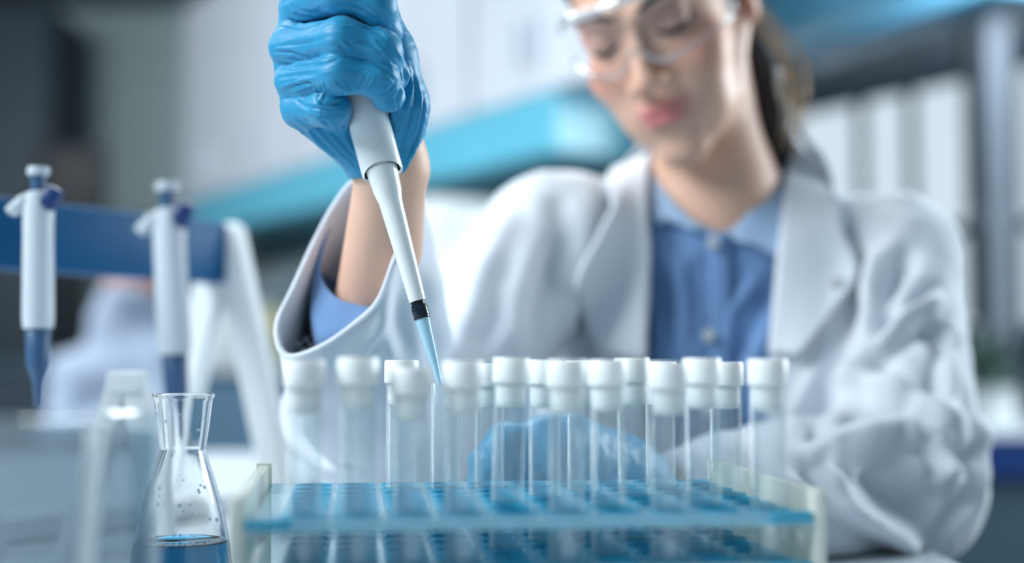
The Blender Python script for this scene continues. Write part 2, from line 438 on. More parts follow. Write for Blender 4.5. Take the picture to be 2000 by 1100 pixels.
# the partition that carries the wall cabinets
C0 = Vector((150 / F * 3.2, 3.2, 0))
pt = MB(); wallbox(pt, -0.1, 3.6, 0, 2.75, 0.34, 0.44, C0); struct(pt.build('wall_partition', M['wall'], smooth=False))
cz = 1.585
for i in range(5):
    t0 = -0.05 + i * 0.62; t1 = t0 + 0.61
    mid = C0 + AX * (t0 + t1) / 2
    r = empty('wall_cabinet', (mid.x, mid.y, cz), '', 'cabinet', 'pale wall cabinets in a row on the partition')
    names = ['pale grey wall cabinet nearest the woman, over the cyan strip', 'pale grey wall cabinet second from the woman, right of the raised glove', 'pale grey wall cabinet third from the woman, behind the raised glove', 'pale grey wall cabinet fourth from the woman, left of the raised glove', 'pale grey wall cabinet farthest from the woman, by the dark wall']
    r['label'] = names[i]
    inv = Matrix.Translation(-Vector(r.location))
    b = MB(); wallbox(b, t0, t1, cz, 2.45, 0.02, 0.34, C0); o = b.build('body', M['cab'], r, smooth=False); o.matrix_parent_inverse = inv
    for s in (0, 1):
        d = MB(); wallbox(d, t0 + 0.004 + s * 0.303, t0 + 0.301 + s * 0.303, cz + 0.004, 2.44, 0.0, 0.018, C0); o = d.build('door', M['cab'], r, smooth=False); o.matrix_parent_inverse = inv
        hh = MB(); wallbox(hh, t0 + (0.26 if s == 0 else 0.34), t0 + (0.272 if s == 0 else 0.352), cz + 0.08, cz + 0.2, -0.025, -0.002, C0); h2 = hh.build('handle', M['cab'], o, smooth=False)
sp = MB(); wallbox(sp, 0.14, 2.95, 1.43, 1.583, 0.0, 0.33, C0)
tag(sp.build('shelf_unit', M['cyan'], smooth=False), 'long cyan shelf box fixed under the row of pale wall cabinets', 'shelf')
# counter under the cabinets
ct = empty('wall_counter', (0, 0, 0), 'white counter with base cabinets along the partition behind the woman', 'counter')
b = MB(); wallbox(b, 0.05, 2.2, 0.86, 0.90, -0.28, 0.34, C0); b.build('worktop', M['bench'], ct, smooth=False)
b = MB(); wallbox(b, 0.05, 2.2, 0.0, 0.86, -0.24, 0.34, C0); b.build('body', mat('base_cabinet', lin((100, 132, 158)), 0.5), ct, smooth=False)
def tbox(name, t0, t1, z0, z1, n0, n1, m, label, cat, group=None, base=C0, parts=None, bev=0.02):
    q = base + AX * (t0 + t1) / 2 + AN * (n0 + n1) / 2
    r = empty(name, (q.x, q.y, z0), label, cat, group, rot=(0, 0, math.atan2(0.845, -0.534)))
    L, W, H = abs(t1 - t0), abs(n1 - n0), z1 - z0
    MB().box((0, 0, H / 2), (L, W, H), None, bev).build('body', m, r)
    for (nm, c, d, mm, bb) in (parts or []):
        MB().box((c[0] * L, c[1] * W, c[2] * H), (d[0] * L, d[1] * W, d[2] * H), None, bb).build(nm, mm, r)
    return r
# local +y of these is AN turned: faces toward the room are at +y
tbox('incubator', 0.42, 0.86, 0.90, 1.33, -0.2, 0.2, M['white'], 'big white bench incubator on the counter right of the raised arm', 'incubator', parts=[
    ('door', (0, 0.5, 0.5), (0.9, 0.06, 0.86), M['white'], 0.004), ('handle', (0.36, 0.56, 0.5), (0.04, 0.05, 0.4), M['post'], 0.002)])
r = tbox('centrifuge', -0.02, 0.32, 0.905, 1.19, -0.28, 0.10, M['white'], 'white benchtop centrifuge with beige lid rim behind the woman', 'centrifuge', parts=[
    ('control_panel', (0, 0.49, 0.4), (0.8, 0.05, 0.3), M['beige'], 0.004)], bev=0.03)
MB().lathe([(0.15, 0.285), (0.155, 0.30), (0.13, 0.34), (0.09, 0.365), (0.0, 0.375)]).build('lid', M['white'], r)
MB().lathe([(0.152, 0.270), (0.162, 0.275), (0.162, 0.292), (0.152, 0.296)]).build('lid_rim', M['beige'], r)
tbox('reagent_box', 1.15, 1.32, 0.90, 1.06, -0.2, -0.02, M['cyan'], 'teal storage box on the counter below the raised sleeve', 'box', parts=[('lid', (0, 0, 1.0), (1.04, 1.04, 0.12), M['white'], 0.004)])
tbox('reagent_box', 2.0, 2.25, 0.90, 1.10, -0.2, 0.0, M['offw'], 'pale storage box on the counter left of the sleeve cuff', 'box', parts=[('lid', (0, 0, 1.0), (1.04, 1.04, 0.1), M['cyan_b'], 0.004)])
# bottles on the counter
def bottle(t, n, s, label, m):
    q = C0 + AX * t + AN * n
    r = empty('reagent_bottle', (q.x, q.y, 0.90), label, 'bottle', 'reagent bottles on the counter')
    MB().lathe([(0, 0), (0.035 * s, 0), (0.038 * s, 0.005), (0.038 * s, 0.1 * s), (0.03 * s, 0.12 * s), (0.014 * s, 0.135 * s), (0.014 * s, 0.15 * s), (0, 0.15 * s)]).build('body', m, r)
    MB().lathe([(0.018 * s, 0.145 * s), (0.018 * s, 0.17 * s), (0, 0.17 * s)]).build('lid', M['blue'], r)
bottle(0.98, -0.1, 1.6, 'white reagent bottle beside the incubator', M['white'])
bottle(1.5, -0.12, 1.5, 'pale green reagent bottle behind the raised forearm', M['green'])
bottle(1.78, -0.1, 1.4, 'amber beige reagent bottle left of the sleeve cuff', M['beige'])
# cyan rails hung below the ceiling at upper right
def rail(u0, v0, d0, u1, v1, d1, h, nm, lab):
    a = P(u0, v0, d0); b_ = P(u1, v1, d1); a = Vector(a); b_ = Vector(b_)
    L = (b_ - a).length; ang = math.atan2(b_.y - a.y, b_.x - a.x); z = (a.z + b_.z) / 2
    r = empty(nm, ((a.x + b_.x) / 2, (a.y + b_.y) / 2, z), lab, 'lamp', 'cyan ceiling-hung light boxes', rz=ang)
    MB().box((0, 0, 0), (L, 0.22, h), None, 0.02).build('housing', M['cyan_b'], r)
    for s in (-0.35, 0.35): MB().lathe([(0.006, h / 2), (0.006, 2.75 - z)], 8, (s * L, 0, 0)).build('hanger', M['post'], r)
rail(1990, -20, 4.3, 1560, 62, 5.4, 0.16, 'hanging_light_box', 'lower blue light box hung from the ceiling above the windows')
rail(1760, -70, 3.6, 1420, 55, 4.6, 0.2, 'hanging_light_box', 'upper blue light box hung from the ceiling right behind the ear')
# posts by the near windows
MBp = MB(); q = P(1950, 500, 4.4); MBp.box((q[0], q[1], 1.375), (0.075, 0.075, 2.75)); struct(MBp.build('trim_2', M['post'], smooth=False))
MBp = MB(); q = P(1913, 500, 5.2); MBp.box((q[0], q[1], 1.9), (0.075, 0.075, 1.7)); struct(MBp.build('trim_3', M['frame'], smooth=False))
MBp = MB(); a = P(1850, 437, 5.0); b = P(2060, 425, 4.4); MBp.box(((a[0] + b[0]) / 2, (a[1] + b[1]) / 2, a[2]), ((b[0] - a[0]), 0.05, 0.06)); struct(MBp.build('trim_4', M['post'], smooth=False))
# counter at lower right
rc = empty('side_counter', (1.75, 3.7, 0), 'side counter with a navy edge and teal cabinets at the right', 'counter')
o = MB().box((0, 0, 0.72), (1.6, 0.7, 0.02)).build('worktop', M['bench'], rc, smooth=False)
MB().box((0, 0, 0.66), (1.62, 0.72, 0.10)).build('edge_board', M['navy'], rc, smooth=False)
MB().box((0, 0, 0.31), (1.56, 0.66, 0.6)).build('body', M['teal'], rc, smooth=False)
# leafy plant on that counter, in front of the windows
pr = empty('potted_plant', (1.30, 3.62, 0.73), 'green leafy potted plant on the side counter below the windows', 'plant')
MB().lathe([(0, 0), (0.06, 0), (0.075, 0.1), (0.068, 0.1), (0.06, 0.09), (0, 0.09)]).build('pot', M['white'], pr)
lm = {0: MB(), 1: MB()}
for k in range(60):
    a = random.uniform(0, 2 * PI); e = random.uniform(0.3, 1.4); L = random.uniform(0.10, 0.27)
    d = Vector((math.cos(a) * math.cos(e), math.sin(a) * math.cos(e), math.sin(e))); s = d.cross(Vector((0, 0, 1))).normalized()
    b0 = Vector((0, 0, 0.08)); pts = []
    for i in range(6):
        t = i / 5; wv = 0.018 * math.sin(PI * min(1, t * 0.95 + 0.05)); c = b0 + d * L * t + Vector((0, 0, -0.06 * t * t))
        pts += [c - s * wv, c + s * wv]
    lm[k % 2].add(pts, [(2 * i, 2 * i + 1, 2 * i + 3, 2 * i + 2) for i in range(5)])
for k in (0, 1):
    o = lm[k].build('leaves', M['plant'] if k == 0 else M['plantd'], pr); mo = o.modifiers.new('s', 'SOLIDIFY'); mo.thickness = 0.0015
# far left: dark cabinets, monitor
q = P(20, 100, 6.65)
r = empty('tall_cabinet', (q[0] - 0.35, q[1], 0), 'tall dark cabinet against the dim far left wall', 'cabinet')
MB().box((0, 0, 1.3), (1.3, 0.5, 2.6), None, 0.01).build('body', M['wall_dark'], r)
for s in (-1, 1): MB().box((s * 0.32, -0.26, 1.3), (0.62, 0.02, 2.5), None, 0.004).build('door', M['wall_dark'], r)
lw = MB().box((P(210, 0, 6.9)[0], 7.0, 1.375), (2.4, 0.1, 2.75)); struct(lw.build('wall_side', M['wall_far'], smooth=False))
q = P(140, 345, 5.6)
ds = empty('far_bench', (q[0], q[1], 0), 'dark far bench below the monitor at left', 'bench')
MB().box((0, 0, 0.88), (1.3, 0.6, 0.04)).build('worktop', M['teal'], ds, smooth=False)
MB().box((0, 0, 0.43), (1.26, 0.56, 0.86)).build('body', M['wall_dark'], ds, smooth=False)
mo = empty('monitor', (q[0], q[1], 0.9), 'black computer monitor on the far bench above the blue bar', 'monitor')
MB().box((0, 0, q[2] - 0.9 - 0.05), (0.30, 0.03, 0.36), None, 0.008).build('screen', M['screen'], mo)
MB().box((0, 0.03, 0.33), (0.05, 0.03, 0.66)).build('stand', M['black'], mo, smooth=False)
MB().box((0, 0.03, 0.01), (0.22, 0.16, 0.02), None, 0.004).build('base', M['black'], mo)

# ------------------------------------------------------------------ work bench (L shaped)
wb = empty('work_bench', (-0.6, 0.5, 0), 'long white L-shaped laboratory bench carrying the rack and flask', 'bench')
L_ = [(-1.4, -0.5), (0.33, -0.5), (0.33, 1.10), (-0.22, 1.12), (-0.30, 2.2), (-1.4, 2.2)]
v = [(x + 0.6, y - 0.5, z) for z in (TZ - 0.03, TZ) for x, y in L_]
n = 6; mk('worktop', v, [tuple(range(n))[::-1], tuple(range(n, 2 * n))] + [(i, (i + 1) % n, n + (i + 1) % n, n + i) for i in range(n)], M['bench'], wb, smooth=False)
MB().box((-0.2, 0.25, 0.36), (0.9, 1.2, 0.72)).build('cabinet', M['teal'], wb, smooth=False)
for x, y in ((0.9, -0.95), (0.9, 0.5)): MB().box((x, y, 0.36), (0.05, 0.05, 0.72)).build('leg', M['post'], wb, smooth=False)
# ------------------------------------------------------------------ test tube rack
RA = math.radians(6.7); RO = np.array([-0.124, 0.615, 0.0])       # front left corner of the rack
RX = np.array([math.cos(RA), math.sin(RA), 0]); RY = np.array([-math.sin(RA), math.cos(RA), 0])
RW, RD = 0.272, 0.185; PZ = 0.9 - 0.073
NC, NR = 10, 7; px_ = 0.0252; py_ = 0.0252
def cell(c, r): return 0.0275 + c * px_, 0.017 + r * py_
rack = empty('test_tube_rack', (RO[0], RO[1], TZ), 'cyan acrylic test tube rack with cream end panels on the bench', 'rack', rz=RA)
def plate(z, name, hole=True):
    mb = MB(); rm = MB(); th = 0.003; hr = 0.0098; N = 24
    for c in range(NC):
        for r in range(NR):
            x, y = cell(c, r); v = []
            x0 = (x - px_ / 2) if c else 0.004; x1 = x + px_ / 2 if c < NC - 1 else RW - 0.004
            y0 = (y - py_ / 2) if r else 0.0; y1 = y + py_ / 2 if r < NR - 1 else RD
            for k in range(N):
                a = 2 * PI * k / N; ca, sa = math.cos(a), math.sin(a); s = 1 / max(abs(ca), abs(sa))
                X = x + ca * s * ((x1 - x) if ca > 0 else (x - x0)); Y = y + sa * s * ((y1 - y) if sa > 0 else (y - y0))
                for zz in (z, z - th): v.append((X, Y, zz)); v.append((x + ca * hr, y + sa * hr, zz))
            f = []
            for k in range(N):
                a = 4 * k; b = 4 * ((k + 1) % N)
                f += [(a, b, b + 1, a + 1), (a + 3, b + 3, b + 2, a + 2)]
            mb.add(v, f)
            rm.lathe([(hr, z - th - 0.003), (hr, z + 0.0006), (hr + 0.001, z + 0.0006), (hr + 0.001, z - th - 0.003), (hr, z - th - 0.003)], 24, (x, y, 0), cap=False)
    for (cx, cy_, sx, sy) in ((RW / 2, 0.0015, RW, 0.003), (RW / 2, RD - 0.0015, RW, 0.003)): mb.box((cx, cy_, z - 0.003), (sx, sy, 0.006))
    o = mb.build(name, M['rackp'], rack); rm.build('hole_rims', M['rackr'], o); return o
for k, z in enumerate((PZ - TZ, PZ - TZ - 0.024, PZ - TZ - 0.050)): plate(z, 'plate')
MB().box((RW / 2, RD / 2, 0.002), (RW, RD, 0.004)).build('base', M['cream'], rack, smooth=False)
for x in (-0.002, RW + 0.002):
    MB().box((x, RD / 2, (PZ - TZ + 0.011) / 2 + 0.0005), (0.006, RD + 0.004, PZ - TZ + 0.010), None, 0.001).build('end_panel', M['cream'], rack)
    MB().box((x, RD + 0.001, (PZ - TZ + 0.013) / 2), (0.009, 0.006, PZ - TZ + 0.011)).build('corner_strip', M['cream'], rack)
for z in (PZ - TZ, PZ - TZ - 0.024):
    for x in (0.012, RW - 0.012): MB().box((x, 0.001, z - 0.002), (0.020, 0.007, 0.0055), None, 0.001).build('plate_clip', M['rackr'], rack)

# test tubes
def tube_at(c, r, label, tilt=0.0, dz=0.0, first=[None]):
    x, y = cell(c, r); q = RO + RX * x + RY * y
    z0 = TZ + 0.0045
    H = 0.9 - 0.0132 - z0                                 # glass height up to its lip
    if first[0] is None:
        t = empty('test_tube', (q[0], q[1], z0), label, 'test tube', 'capped glass test tubes standing in the rack')
        R = 0.0087; prof = [(0.0005, 0)] + [(R * math.sin(a), R - R * math.cos(a)) for a in np.linspace(0.15, PI / 2, 8)] + [(R, H - 0.001), (R + 0.0006, H), (R - 0.0008, H), (R - 0.001, H - 0.002)]
        prof += [(R - 0.0011, R)] + [((R - 0.0011) * math.sin(a), R - (R - 0.0011) * math.cos(a)) for a in np.linspace(PI / 2, 0.1, 8)]
        MB().lathe(prof, 40, cap=False).build('glass', M['tube'], t)
        cp = MB(); h = H
        cp.lathe([(0, h - 0.0125), (0.0045, h - 0.0122), (0.0070, h - 0.0115), (0.0077, h - 0.009), (0.0077, h + 0.0004), (0.0096, h + 0.0006), (0.0100, h + 0.0016), (0.0099, h + 0.0125), (0.0094, h + 0.0136), (0.0, h + 0.0136)], 40)
        cp.build('cap', M['cap'], t); first[0] = t
    else:
        t = first[0].copy(); COL.objects.link(t); t.location = (q[0], q[1], z0); t['label'] = label
        for ch in [o for o in first[0].children]:
            n_ = ch.copy(); COL.objects.link(n_); n_.parent = t
    t.location.z += dz; t.rotation_euler = (0, tilt, 0)
    return t
tubes = [
 (0, 0, 'capped glass test tube at the left end of the front row', 0, 0),
 (1, 0, 'capped test tube in the front row, second from the left end', 0, 0.0012),
 (2, 0, 'capped front-row test tube just left of the pipette tip', 0, -0.0035),
 (2, 5, 'capped back-row test tube left of the pipette tip, half behind a front tube', 0, 0),
 (3, 0, 'capped front-row test tube just right of the pipette tip', 0, -0.0005),
 (4, 2, 'test tube with the cap leaning highest, second cap right of the pipette tip', 0.03, 0.0012),
 (4, 5, 'back-row test tube mostly hidden between two caps right of the pipette tip', 0, -0.002),
 (6, 4, 'capped test tube behind the gap left of the coat lapel', 0, 0),
 (8, 5, 'back-row test tube half hidden below the shirt placket', 0, -0.0008),
 (5, 3, 'capped test tube in the middle of the rack, just right of the leaning cap', 0, 0),
 (5, 0, 'capped front-row test tube at the centre of the rack, hanging lowest there', 0, 0),
 (6, 1, 'capped second-row test tube below the left coat lapel', 0, 0),
 (7, 3, 'capped middle-row test tube below the left edge of the blue shirt', -0.015, 0.0012),
 (7, 0, 'capped front-row test tube below the middle of the blue shirt', 0, -0.001),
 (8, 1, 'capped second-row test tube below the right half of the blue shirt', -0.01, 0.001),
 (9, 3, 'capped narrow-looking test tube in the last column behind the right end tube', 0, -0.001),
 (9, 0, 'capped front-row test tube at the right end of the rack', 0, 0.0005)]
for c, r, lab, tl, dz in tubes: tube_at(c, r, lab, tl, dz)
# open tube under the tip
x, y = cell(3, 5); q = RO + RX * x + RY * y
ot = empty('test_tube', (q[0], q[1], TZ + 0.0045), 'open test tube without a cap directly under the pipette tip', 'test tube')
R = 0.0087; H = 0.9 - 0.0132 - TZ - 0.0045
MB().lathe([(0.0005, 0)] + [(R * math.sin(a), R - R * math.cos(a)) for a in np.linspace(0.15, PI / 2, 8)] + [(R, H - 0.001), (R + 0.0006, H), (R - 0.0008, H), (R - 0.0011, H - 0.002), (R - 0.0011, R)] + [((R - 0.0011) * math.sin(a), R - (R - 0.0011) * math.cos(a)) for a in np.linspace(PI / 2, 0.1, 8)], 40, cap=False).build('glass', M['tube'], ot)

# ------------------------------------------------------------------ hand pipette
pa = Vector(P(860, 752, 0.785)); pb = Vector(P(706, 185, 0.808))      # tip end, handle point
ax = (pb - pa).normalized(); Q = ax.to_track_quat('Z', 'X')
pip = empty('micropipette', pa, 'white hand pipette with black collar held by the gloved hand', 'pipette'); pip.rotation_euler = Q.to_euler()
Lp = (pb - pa).length
def zp(u, v):                                                        # height along the pipette of a pixel near its axis
    k = (v - 752) / (185 - 752); return k * Lp
k_ = 0.795 / F
def rr(wpx): return wpx / 2 * k_
def lp(pts, name, m, n=48, sy=1.0, cap=True, parent=pip): return MB().lathe([(rr(w_), zp(0, v_)) for w_, v_ in pts], n, sy=sy, cap=cap).build(name, m, parent)
lp([(72, 342), (80, 346), (83, 340), (83, 320), (83, 300), (83.3, 270), (84, 220), (84, 150), (82, 60), (80, -10), (80, -80), (62, -95), (0, -96)], 'handle', M['pwhite'], 64, 0.9, cap=False)
lp([(72, 342), (71, 320), (70, 300), (70, 275), (0, 275)], 'handle_socket', M['black'], 64, 0.9, cap=False)
lp([(0, 592), (32, 592), (33.5, 585), (35, 560), (41, 470), (45, 420), (46.5, 402), (48, 395), (53, 385), (56.5, 376), (57.5, 366), (60, 352), (63.5, 338), (64, 332), (58, 330), (56, 300), (0, 300)], 'shaft', M['pwhite'], 64)
lp([(0, 612), (27, 612), (28, 590), (27, 588), (0, 588)], 'shaft_end', M['black'], 40)
for o in list(pip.children):
    if o.name.startswith('handle'):                                    # the mouth of the handle is arched toward the front
        cdir = Q.inverted() @ Vector((0.0, -1, 0)); cdir.z = 0; cdir.normalize()
        for vt in o.data.vertices:
            r2 = Vector((vt.co.x, vt.co.y, 0))
            if r2.length > 1e-5 and vt.co.z < zp(0, 262):
                vt.co.z += 0.0062 * max(0.0, r2.normalized().dot(cdir)) * min(1, (zp(0, 262) - vt.co.z) / (zp(0, 262) - zp(0, 340)))
tipm = lp([(9, 752), (12, 735), (20, 690), (28, 634), (30, 622), (28.5, 623), (26, 634), (18, 690), (10, 735), (7, 752), (9, 752)], 'tip', M['tip'], 40, cap=False)
lp([(31, 626), (32.5, 624), (32.5, 604), (30.5, 600), (29, 601), (29, 626)], 'tip_collar', mat('deep_blue_collar', lin((14, 36, 54)), 0.2, trans=0.25), 40, cap=False)
cr = MB()
for v_ in (606, 613, 620): cr.lathe([(rr(32), zp(0, v_ + 1)), (rr(34), zp(0, v_)), (rr(32), zp(0, v_ - 1))], 40, cap=False)
cr.build('collar_rings', M['black'], pip)
lp([(38, -96), (38, -120), (60, -124), (62, -140), (50, -146), (0, -146)], 'plunger_button', M['white'], 40)
hk = MB(); hk.box((0.0, 0.025, zp(0, -75)), (0.016, 0.04, 0.008), None, 0.003); hk.build('finger_hook', M['pwhite'], pip)

# ------------------------------------------------------------------ flask with blue liquid
FD = 0.80; fb = P(362, 1100, FD)
fs = FD / F
def fz(v): return 0.9 + (705 - v) / F * FD * 1.0 - TZ
fl = empty('erlenmeyer_flask', (P(361, 900, FD)[0], FD, TZ), 'clear glass conical flask of blue liquid left of the rack', 'flask')
prof_px = [(117, 769), (119, 771), (117, 775), (111, 783), (107, 800), (99, 835), (90, 868), (87, 878), (96, 893), (110, 915), (126, 940), (152, 985), (176, 1040), (193, 1090), (212, 1135), (228, 1160), (232, 1172), (216, 1186), (200, 1191)]
outer = [(w_ / 2 * fs, max(fz(v_), 0.001)) for w_, v_ in prof_px]
outer = catmull(outer, 70).tolist(); T = 0.0014
inner = [(max(r_ - T, 0.0005), z_ + (T if i > 60 else 0)) for i, (r_, z_) in enumerate(outer)][2:][::-1]
full = [(0.0005, inner[0][1])] + inner + outer + [(0.0005, outer[-1][1])]
MB().lathe(full, 72, cap=False).build('glass', M['glass'], fl)
lz = fz(1054)
liq = [(r_ + 0.0004, z_) for r_, z_ in inner if z_ < lz - 0.0006]; rl = liq[-1][0] - 0.0003
MB().lathe([(0.0004, inner[0][1] - 0.0002)] + liq + [(rl + 0.0001, lz + 0.0008), (rl - 0.0012, lz), (0.0004, lz)], 72, cap=False).build('liquid', M['liquid'], fl)
fo = MB()
for k in range(170):
    a = random.uniform(-2.2, 0.35) if k < 150 else random.uniform(0, 2 * PI); s = random.uniform(0.0005, 0.0013)
    r_ = rl - 0.0018 - abs(random.gauss(0, 0.0014)); c = (r_ * math.cos(a), r_ * math.sin(a), lz + s * 0.3 + random.uniform(0, 0.0008))
    fo.lathe([(s * math.sin(t), -s * math.cos(t)) for t in np.linspace(0.05, PI - 0.05, 6)], 8, c, cap=False)
o = fo.build('foam', M['foam'], fl); o['kind'] = 'stuff'
dr = MB()
for k in range(34):
    z_ = random.uniform(fz(1040), fz(800)); r_ = np.interp(z_, [p[1] for p in outer[::-1]], [p[0] for p in outer[::-1]]) - T
    a = random.uniform(0, 2 * PI); s = random.uniform(0.0005, 0.0013)
    dr.lathe([(s * math.sin(t), -s * math.cos(t)) for t in np.linspace(0.05, PI - 0.05, 7)], 10, (r_ * math.cos(a), r_ * math.sin(a), z_), cap=False)
o = dr.build('droplets', M['foam'], fl); o['kind'] = 'stuff'

# ------------------------------------------------------------------ near beaker
bx_, by_ = P(92, 900, 0.555)[0], 0.555
bk = empty('glass_beaker', (bx_, by_, TZ), 'large blurred glass beaker in front of the flask', 'beaker')
R = 0.047; Hb = 0.9 - 0.0225 - TZ
MB().lathe([(0.0005, 0.0005), (R - 0.004, 0.0005), (R, 0.005), (R, Hb - 0.004), (R + 0.002, Hb), (R + 0.0005, Hb + 0.0005), (R - 0.002, Hb - 0.004), (R - 0.002, 0.006), (0.0005, 0.003)], 72, cap=False).build('glass', M['beak'], bk)
MB().lathe([(0.0004, 0.004), (R - 0.003, 0.0065), (R - 0.003, Hb - 0.008), (0.0004, Hb - 0.008)], 48, cap=False).build('liquid', acrylic('smoky_blue_water', (0.74, 0.82, 0.86), lin((86, 114, 136)), 0.36), bk)
rod = MB().tube([(0.024, -0.034, 0.006), (0.031, -0.0315, Hb - 0.004)], 0.0038).build('glass_rod', M['white'])
rod.location = (bx_, by_, TZ); tag(rod, 'white stirring rod standing in the large blurred beaker', 'rod')

# ------------------------------------------------------------------ pipette stand with two pipettes
b0 = np.array(P(-160, 470, 1.05)); b1 = np.array(P(440, 497, 1.32))
st = empty('pipette_stand', (b1[0], b1[1], TZ), 'white A-frame pipette stand with a wide blue crossbar', 'stand')
d = b1 - b0; d[2] = 0; Ls = np.linalg.norm(d); dx_ = d / Ls; sa = math.atan2(dx_[1], dx_[0])
RS = Matrix.Rotation(sa, 4, 'Z'); o0 = Vector((b1[0], b1[1], TZ))
zb = 0.9 + (705 - 495) / F * 1.31 - TZ
mb = MB(); c = (Vector(b0) + Vector(b1)) / 2 - o0; mb.box((c.x, c.y, zb), (Ls - 0.012, 0.022, 0.060), RS, 0.004); mb.build('crossbar', M['blue'], st)
nrm_ = Vector((-dx_[1], dx_[0], 0))
def aframe(cx, cyy, name):
    top = Vector((cx, cyy, zb + 0.028)); leg = MB()
    g = empty_part = None
    for s, sp_ in ((-1, 0.066), (1, 0.066)):
        pts = []
        a = top; bpt = Vector((cx, cyy, 0)) + Vector((s * sp_, -s * 0.02, 0))
        n_ = 8; v = []; f = []
        for i in range(n_ + 1):
            t = i / n_; ctr = a.lerp(bpt, t); wd = 0.020 - 0.003 * t; 
            e1 = Vector((1, -0.3, 0)).normalized(); e2 = Vector((0.3, 1, 0)).normalized()
            for (sx, sy_) in ((-1, -1), (1, -1), (1, 1), (-1, 1)): v.append(ctr + e1 * wd * 0.85 * sx + e2 * 0.011 * sy_)
        for i in range(n_):
            for k in range(4): f.append((i * 4 + k, i * 4 + (k + 1) % 4, i * 4 + 4 + (k + 1) % 4, i * 4 + 4 + k))
        f += [(3, 2, 1, 0), tuple(range(n_ * 4, n_ * 4 + 4))]
        o = MB().add(v, f).build('leg', M['offw'], st); bm_ = o.modifiers.new('b', 'BEVEL'); bm_.width = 0.004; bm_.segments = 3
    MB().box((cx, cyy, zb), (0.040, 0.024, 0.062), Matrix.Rotation(-0.29, 4, 'Z'), 0.010).build('end_cap', M['offw'], st)
aframe(0, 0, 'a')
bb = Vector(b0) - o0; aframe(bb.x, bb.y, 'b')
MB().box((c.x, c.y, 0.012), (Ls, 0.05, 0.02), RS, 0.004).build('foot_rail', M['offw'], st)
def hung(u, v, dd, label, lean=0.0):
    top = Vector(P(u, v, dd))
    t = empty('hung_pipette', top, label, 'pipette', 'pipettes hanging on the blue bar'); t.rotation_euler = (0, lean, 0); t.scale = (0.8, 0.8, 0.8)
    s = dd / F
    MB().lathe([(0.004, -0.092), (0.0135, -0.090), (0.0145, -0.08), (0.0138, 0.0), (0.0145, 0.022), (0.0125, 0.035), (0.006, 0.038), (0, 0.038)], 32).build('handle', M['gwhite'], t)
    MB().lathe([(0.0105, -0.125), (0.0115, -0.092), (0.0085, -0.088)], 32).build('collar', M['dblue'], t)
    MB().lathe([(0.0015, -0.165), (0.0035, -0.162), (0.0050, -0.140), (0.0105, -0.124), (0.0105, -0.12)], 24).build('shaft', M['dblue'], t)
    hk = MB(); hk.box((-0.017, -0.004, 0.024), (0.022, 0.016, 0.010), Matrix.Rotation(-0.7, 4, 'Y'), 0.003); hk.build('finger_hook', M['gwhite'], t)
    MB().lathe([(0.007, 0.036), (0.007, 0.052), (0.0, 0.052)], 20).build('plunger', M['dblue'], t)
    MB().lathe([(0.009, 0.052), (0.0105, 0.055), (0.0095, 0.060), (0, 0.061)], 24).build('plunger_button', M['gwhite'], t)
    MB().box((0.014, -0.006, 0.030), (0.014, 0.014, 0.022), Matrix.Rotation(0.5, 4, 'Y'), 0.003).build('ejector_button', M['navy'], t)
    return t
hung(75, 452, 0.99, 'white pipette with slate-blue nozzle hanging at the far left of the blue bar', -0.02)
hung(332, 490, 1.16, 'white pipette leaning beside the A-frame legs on the blue bar', -0.06).scale = (1, 1, 1)
# small white A-shaped holder
sh = empty('folding_holder', P(232, 820, 1.02) * np.array([1, 1, 0]) + np.array([0, 0, TZ]), 'low white A-shaped plastic holder in front of the pipette stand', 'holder')
for (ub, vb_, ut) in ((140, 1010, 236), (322, 1010, 262)):
    a_ = Vector(P(ub, vb_ + 85, 1.02)) - sh.location; c_ = Vector(P(ut, 745, 1.02)) - sh.location; a_.z = 0.003
    m_ = (a_ + c_) / 2; dv = (c_ - a_).normalized(); MB().box(m_, (0.017, 0.03, (c_ - a_).length), Matrix.Rotation(math.atan2(dv.x, dv.z), 4, 'Y'), 0.004).build('leg', M['offw'], sh)
MB().box((0.0065, 0.0, 0.134), (0.026, 0.034, 0.016), None, 0.004).build('top_rail', M['offw'], sh)

# ------------------------------------------------------------------ the woman at the bench
woman = empty('person', (0.2, 1.30, 0), 'woman in white lab coat, blue shirt, clear goggles and blue gloves holding a pipette', 'person')
def adopt(o, parent=woman):
    o.parent = parent; o.matrix_parent_inverse = Matrix.Translation(-Vector(woman.location)) if parent is woman else Matrix.Identity(4); return o
